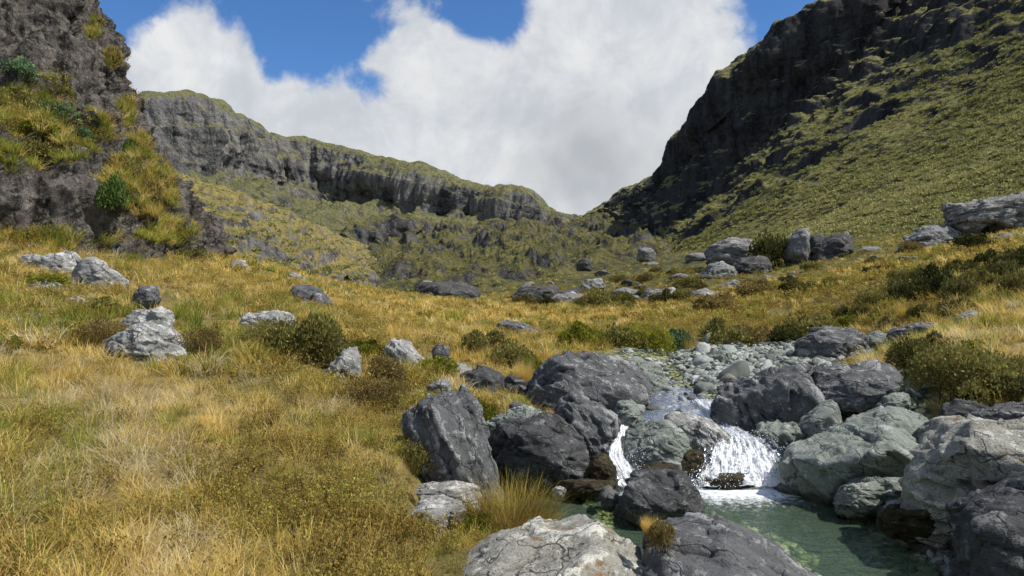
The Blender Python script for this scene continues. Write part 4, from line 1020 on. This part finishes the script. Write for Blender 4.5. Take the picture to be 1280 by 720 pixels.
# ------------------------------------------------------------------ shrubs, cushions, sword plants: every one an object of its own
def dome(n, size, seed, flat=1.0, lobes=9, stems=40):
    """unit shrub: radius 1, height 1, a lumpy crown of small leaves over dark stems"""
    r = np.random.default_rng(seed)
    cs = []
    for k in range(lobes):
        a = r.uniform(0, 6.28); q = math.sqrt(r.uniform(0, 1))*.78; rad = r.uniform(.2, .46)
        cs.append((math.cos(a)*q, math.sin(a)*q, (1-rad)*math.sqrt(max(0.02, 1-q*q*1.4))*r.uniform(.55, 1.0)*flat, rad))
    c, od = [], []
    for x, y, z, rad in cs:
        m = int(n/lobes); d = r.normal(size=(m, 3)); d /= np.linalg.norm(d, axis=1)[:, None]; d[:, 2] = np.where(d[:, 2] < -.35, -d[:, 2], d[:, 2])
        rr = rad*r.uniform(.45, 1.25, m)**.5*(1+.35*fbm(d*2.2+seed+x*3, 3))
        c.append(np.array([x, y, z])+d*rr[:, None]); od.append(d)
    c = np.concatenate(c); od = np.concatenate(od)
    k = c[:, 2] > -.1; c, od = c[k], od[k]
    lv = leaves(c, size, seed+3, out=od*.9)
    st = blades(stems, 1.12, .4, .02, .6, .2, seed+5, 3, lift=-.12)
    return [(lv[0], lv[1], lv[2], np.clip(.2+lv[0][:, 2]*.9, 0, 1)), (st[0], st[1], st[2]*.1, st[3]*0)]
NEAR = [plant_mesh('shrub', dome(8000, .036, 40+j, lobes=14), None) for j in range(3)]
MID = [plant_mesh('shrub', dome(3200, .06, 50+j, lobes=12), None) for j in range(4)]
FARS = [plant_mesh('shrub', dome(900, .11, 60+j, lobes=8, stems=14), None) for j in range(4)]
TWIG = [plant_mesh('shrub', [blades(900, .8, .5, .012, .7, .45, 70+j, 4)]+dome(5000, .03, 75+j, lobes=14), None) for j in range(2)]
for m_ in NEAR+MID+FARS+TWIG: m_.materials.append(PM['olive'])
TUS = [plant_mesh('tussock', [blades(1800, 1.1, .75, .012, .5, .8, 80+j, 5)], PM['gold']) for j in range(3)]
SWD = [plant_mesh('sword_plant', [blades(46, 1.0, .12, .065, .75, .25, 90+j, 4), blades(26, .95, .08, .06, .3, .2, 95+j, 4)], PM['sword']) for j in range(3)]
BROAD = [plant_mesh('broadleaf', [blades(13, 1.0, .1, .3, .5, .5, 98, 5)], PM['leafgreen'])]
_np = [0]
def plant(label, px, py, w, h, d=None, kind='olive', name='shrub', cat='shrub', group=None, src=None, on=None):
    """px,py: foot in photo pixels; w,h: size in pixels"""
    _np[0] += 1; r = np.random.default_rng(_np[0]+300)
    if d is None: d = hit(px, py)
    if src is None: src = NEAR if w > 70 else MID if w > 26 else FARS
    me = src[_np[0] % len(src)]
    o = bpy.data.objects.new(name, me); COL.objects.link(o)
    p = W(px, py, d)
    z = p[2] if on else min(p[2], G(p[0], p[1]))-.03
    o.location = (p[0], p[1], z)
    k = .5*w/F*d; hz = h/F*d
    o.scale = (k, k*r.uniform(.8, 1.05), hz); o.rotation_euler = (0, 0, r.uniform(0, 6.28))
    if kind and src[0].materials[0] is not PM[kind]:
        o.material_slots[0].link = 'OBJECT'; o.material_slots[0].material = PM[kind]
    tag(o, label, cat, group)
    return o
P = plant
# left meadow and bank
P('large round olive bush growing over the white lichened rock', 384, 480, 118, 92, 11.3, 'olive', src=NEAR)
P('rust brown low bush beside the pale rock with the black hollow', 252, 440, 74, 34, None, 'brown', src=TWIG)
P('low brown bush on the slope directly above the pointed boulder', 470, 505, 110, 38, None, 'brown', src=TWIG)
P('brown twiggy bush between the tilted pale slab and the olive bush', 480, 486, 84, 44, None, 'brown')
P('yellow green cushion hugging the back of the pointed boulder', 590, 512, 76, 44, 10.3, 'lime')
P('small lime cushion left of the small rounded stone', 632, 512, 34, 22, 10.4, 'lime')
P('bright green cushion left of the tilted pale slab', 458, 446, 60, 26, None, 'lime')
P('yellow green shrub below the small upright dark stone', 545, 468, 62, 26, None, 'lime')
P('olive shrub on the lip of the bank over the dark hollow', 640, 462, 62, 36, 14.6, 'olive')
P('green shrub drooping beside the huge blocky boulder', 668, 470, 46, 40, 13.6, 'lime')
P('olive bush on the crest of the bank above the blocky boulder', 610, 442, 70, 34, None, 'olive')
P('yellowish bush at the edge of the bank behind the blocky boulder', 726, 440, 70, 40, 17.6, 'lime')
P('olive bush leaning over the far end of the bank', 770, 445, 66, 42, 17.8, 'olive')
P('bright leafy bush above the dark undercut of the bank', 808, 450, 74, 50, 17.8, 'lime')
P('grey green bush next to the dry grass tuft on the bank', 842, 450, 48, 44, 18.2, 'bluegreen')
P('olive bush at the head of the gravel bar', 905, 440, 70, 44, 19.2, 'olive')
P('brownish bush right of the one at the head of the gravel bar', 942, 438, 56, 36, 19.2, 'brown')
P('dark glossy green bush at the foot of the golden bank', 984, 436, 44, 32, 18.6, 'dark')
P('golden bush spread over the bank left of the long grey rock', 1010, 424, 70, 36, 19.5, 'olive')
P('bright green tuft bush in the grass at the far left edge', 14, 436, 30, 20, None, 'lime')
P('small bright green bush left of the brown heath', 86, 420, 28, 16, None, 'lime')
P('brown heath bush in front of the narrow pale ledge', 128, 430, 90, 34, None, 'brown', src=TWIG)
P('dark green bush between the largest sloping rock and the ledge', 130, 392, 50, 26, None, 'olive')
P('olive bush behind the flat pale rock sunk in the grass', 330, 436, 66, 40, None, 'olive', src=TWIG)
P('low lime cushion beside the long lichened rock', 60, 356, 60, 18, None, 'lime')
P('brown mossy bush at the left end of the upper bedrock step', 500, 618, 40, 30, 7.6, 'brown', src=TWIG)
P('green brown bush next to the grey rock behind the pointed boulder', 510, 592, 62, 52, 8.0, 'olive', src=TWIG)
P('small orange moss tuft at the edge of the bedrock step', 503, 630, 34, 20, 7.2, 'brown')
# tall grass by the pool
P('tall golden green tussock on the pool side of the pale bedrock slab', 640, 670, 136, 74, 6.75, 'heath', 'tussock', 'grass tussock', src=TUS)
P('smaller golden tussock beside the tall one, nearest the water', 682, 668, 70, 52, 6.6, None, 'tussock', 'grass tussock', src=TUS)
P('leafy low bush at the foot of the tall tussock', 598, 672, 90, 44, 6.45, 'lime')
P('bright green tuft where the tall tussock meets the pool', 700, 668, 36, 34, 6.5, 'lime')
P('moss tuft growing in the crack between the two front outcrops', 826, 690, 34, 44, 4.75, 'brown', on=True)
P('thin yellow tussock in the crack between the two front outcrops', 814, 668, 26, 24, 4.9, None, 'tussock', 'grass tussock', src=TUS, on=True)
P('dry grass tuft hanging at the end of the bank near the grey green bush', 860, 447, 26, 34, 18, None, 'tussock', 'grass tussock', src=TUS)
P('pale drooping grass hanging over the undercut of the bank', 655, 482, 24, 36, 13.2, None, 'tussock', 'grass tussock', src=TUS, on=True)
# sword plants
P('sword leaved plant behind the flat white rock in the left meadow', 246, 414, 64, 34, None, None, 'sword_plant', 'speargrass', src=SWD)
P('sword leaved plant with a few broad blades near the bottom edge', 426, 700, 44, 34, None, None, 'sword_plant', 'speargrass', src=BROAD)
P('spiky plant in the grass at the bottom left corner', 36, 698, 56, 44, None, None, 'sword_plant', 'speargrass', src=SWD)
P('spiky yellow plant at the foot of the cliff, left edge', 20, 292, 40, 24, None, None, 'sword_plant', 'speargrass', src=SWD)
P('spiky plant just above the upper left rock group', 88, 316, 34, 18, None, None, 'sword_plant', 'speargrass', src=SWD)
# foot of the cliff and its ledges
for lb, x, y, w, h, k in (
    ('broad grey green bush at the foot of the cliff, far left', 45, 300, 84, 34, 'bluegreen'),
    ('grey green bush at the cliff foot right of the dark gully', 132, 304, 44, 24, 'bluegreen'),
    ('small grey green bush on the grass below the hanging thicket', 172, 308, 34, 20, 'bluegreen'),
    ('tall green bush at the cliff corner above the grass', 205, 312, 40, 46, 'leafgreen'),
    ('yellow green bush outermost at the cliff corner', 226, 318, 38, 34, 'leafgreen'),
    ('low dark bush below the cliff corner', 240, 326, 44, 18, 'olive')):
    P(lb, x, y, w, h, None, k)
CT = BVHTree.FromPolygons(cp.tolist(), grid_faces(460, 520).tolist())
def on_cliff(label, px, py, w, h, kind):
    dv = Vector(((px-640)/F, 1, (HY-py)/F)).normalized()
    hitp = CT.ray_cast(Vector((0, 0, CZ)), dv)[0]
    d = hitp.y if hitp else 30
    P(label, px, py+h*.4, w, h, d+.15, kind, on=True)
on_cliff('grey green bush high on the cliff ledge at the left edge', 22, 88, 50, 28, 'bluegreen')
on_cliff('grey green bush in the middle of the cliff ledge', 66, 142, 54, 30, 'bluegreen')
on_cliff('lower grey green bush trailing down the cliff ledge', 92, 168, 44, 28, 'bluegreen')
on_cliff('olive bush on the left of the cliff ledge', 20, 130, 52, 40, 'olive')
on_cliff('lime cushion in the middle of the cliff ledge', 46, 160, 52, 26, 'lime')
on_cliff('dark olive bush on the lower cliff ledge', 40, 190, 60, 34, 'olive')
on_cliff('round green thicket hanging on the cliff corner', 146, 246, 52, 50, 'leafgreen')
on_cliff('olive bush above the round hanging thicket', 168, 214, 40, 36, 'olive')
on_cliff('small green bush under the overhang of the cliff', 154, 186, 26, 18, 'leafgreen')
on_cliff('brownish bush on the cliff edge below the skyline', 188, 240, 36, 44, 'brown')
on_cliff('small golden bush on the skyline of the cliff', 142, 72, 20, 26, 'brown')
on_cliff('small dark bush near the top of the cliff skyline', 118, 26, 20, 16, 'olive')
on_cliff('thin bush in the middle of the bare cliff face', 86, 122, 22, 24, 'olive')
# boulder field and right side
P('dark tree like bush standing behind the smooth dark boulder', 962, 336, 56, 48, 53, 'dark', src=MID)
P('round olive bush in front of the broad ribbed slab', 742, 388, 54, 32, 37, 'olive', src=MID)
P('rounder olive bush to the right in front of the ribbed slab', 776, 386, 34, 24, 37, 'olive', src=MID)
P('dark olive bush left of the large ribbed slab', 828, 384, 40, 24, 36.5, 'dark', src=MID)
P('olive bush touching the left side of the large ribbed slab', 852, 380, 30, 22, 36.5, 'olive', src=MID)
P('brown round bush beside the round dark boulder', 938, 368, 34, 22, 41, 'brown', src=MID)
P('largest green bush tumbling over the edge of the right bank', 1196, 510, 140, 84, 10.4, 'olive')
P('golden olive bush at the upper left of the tumbling green bush', 1150, 468, 84, 50, 11.6, 'olive')
P('mossy yellow green cushion on the crest above the tumbling green bush', 1205, 460, 120, 40, 11.6, 'lime')
P('small dark bush hanging low beside the shadowed block of the right bank', 1216, 514, 44, 34, 10.0, 'dark')
P('brown green bush between the tumbling bush and the right edge', 1252, 492, 90, 56, 10.6, 'olive')
P('dark bush on the shaded side of the right bank hump', 1158, 456, 66, 44, 12.4, 'dark')
P('brown bush on top of the right bank hump', 1196, 450, 60, 34, 12.0, 'brown', src=TWIG)
P('olive bush spilling down the right bank towards the slab', 1232, 506, 70, 44, 10.2, 'olive')
P('dark leafy bush low at the right edge above the sloping dark slab', 1262, 500, 52, 36, 9.8, 'dark')
P('small mossy cushion among the ledges under the long level boulder', 1074, 516, 34, 18, 10.0, 'olive')
P('small golden moss cushion at the right end of the ledges', 1126, 512, 30, 14, 9.8, 'brown')
P('pale dry tussock among the dark bushes of the hollow', 1136, 402, 28, 26, 18.2, None, 'tussock', 'grass tussock', src=TUS)
P('bright green bush at the mouth of the hollow', 1064, 404, 34, 20, 19.5, 'lime')
P('golden green bush under the dark bushes on the right', 1112, 410, 34, 18, 17.5, 'olive')
r = np.random.default_rng(123)
for x, y, w, h, d in ((1092,384,44,34,21),(1118,372,50,36,21),(1144,382,46,36,20),(1170,372,56,44,20),(1198,380,54,40,18.5),(1190,400,60,32,17),(1226,372,50,40,19),(1252,356,54,40,20),(1272,380,56,50,17.5),(1160,350,46,26,24),(1200,344,44,26,24),(1236,332,40,24,25),(1128,354,38,22,26),(1276,332,50,36,22),(1152,402,46,26,17.8),(1098,404,32,20,19),(1080,396,38,22,20.5),(1050,392,40,22,21.5),(1022,398,38,20,21.5),(1262,400,50,26,16)):
    P('dark rounded shrub crowded among its like in the hollow of the right bank', x, y, w, h, d, 'dark' if r.uniform() < .62 else 'olive', src=MID, group='dark shrubs in the hollow of the right bank')
for i in range(38):
    x = r.uniform(640, 1250); d = math.exp(r.uniform(math.log(24), math.log(66))); X_ = (x-640)/F*d
    if x < 860 and d < 34: d += 14; X_ = (x-640)/F*d
    y = HY-(G(X_, d)-CZ)/d*F; w = r.uniform(.7, 2.0)/d*F
    P('low olive shrub dotted among the rocks and grass of the far slope', x, y, w, w*.42, d, ('olive', 'brown', 'dark', 'olive')[i % 4], src=FARS if w < 26 else MID, group='low shrubs dotted over the far slope')
RS = [rock_mesh('boulder', np.random.default_rng(1000+j).normal(size=(16, 3))*np.array([.5, .45, .3]), 4, 70+j, .05, 34, .6)[0] for j in range(6)]
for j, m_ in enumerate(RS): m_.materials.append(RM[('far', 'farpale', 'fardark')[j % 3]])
for i in range(60):
    x = r.uniform(660, 1010) if i < 48 else r.uniform(1000, 1270); d = math.exp(r.uniform(math.log(38), math.log(84))) if i < 48 else r.uniform(30, 50)
    X_ = (x-640)/F*d; z = G(X_, d); k = r.uniform(.35, 1.3)*(1 if i < 48 else .6)
    o = bpy.data.objects.new('boulder', RS[i % 6]); COL.objects.link(o); o.location = (X_, d, z+.05*k); o.scale = (k, k*r.uniform(.7, 1), k*r.uniform(.5, .8)); o.rotation_euler = (r.normal(0, .15), r.normal(0, .15), r.uniform(0, 6.28))
    tag(o, 'small weathered grey rock, one of many strewn over the boulder field', 'boulder', 'small rocks strewn over the boulder field')
for i in range(26):
    d = r.uniform(12.8, 19); x = r.uniform(800, 1060); X_ = (x-640)/F*d
    if region(np.array([X_]), np.array([d]))[0] < .5: continue
    k = r.uniform(.3, .75)
    o = bpy.data.objects.new('stone', PEB[i % 7]); COL.objects.link(o); o.location = (X_, d, G(X_, d)+.06*k); o.scale = (k, k, k*r.uniform(.9, 1.5)); o.rotation_euler = (r.normal(0, .3), r.normal(0, .3), r.uniform(0, 6.28))
    tag(o, 'larger pale angular stone lying on the gravel bar', 'stone', 'larger stones on the gravel bar')
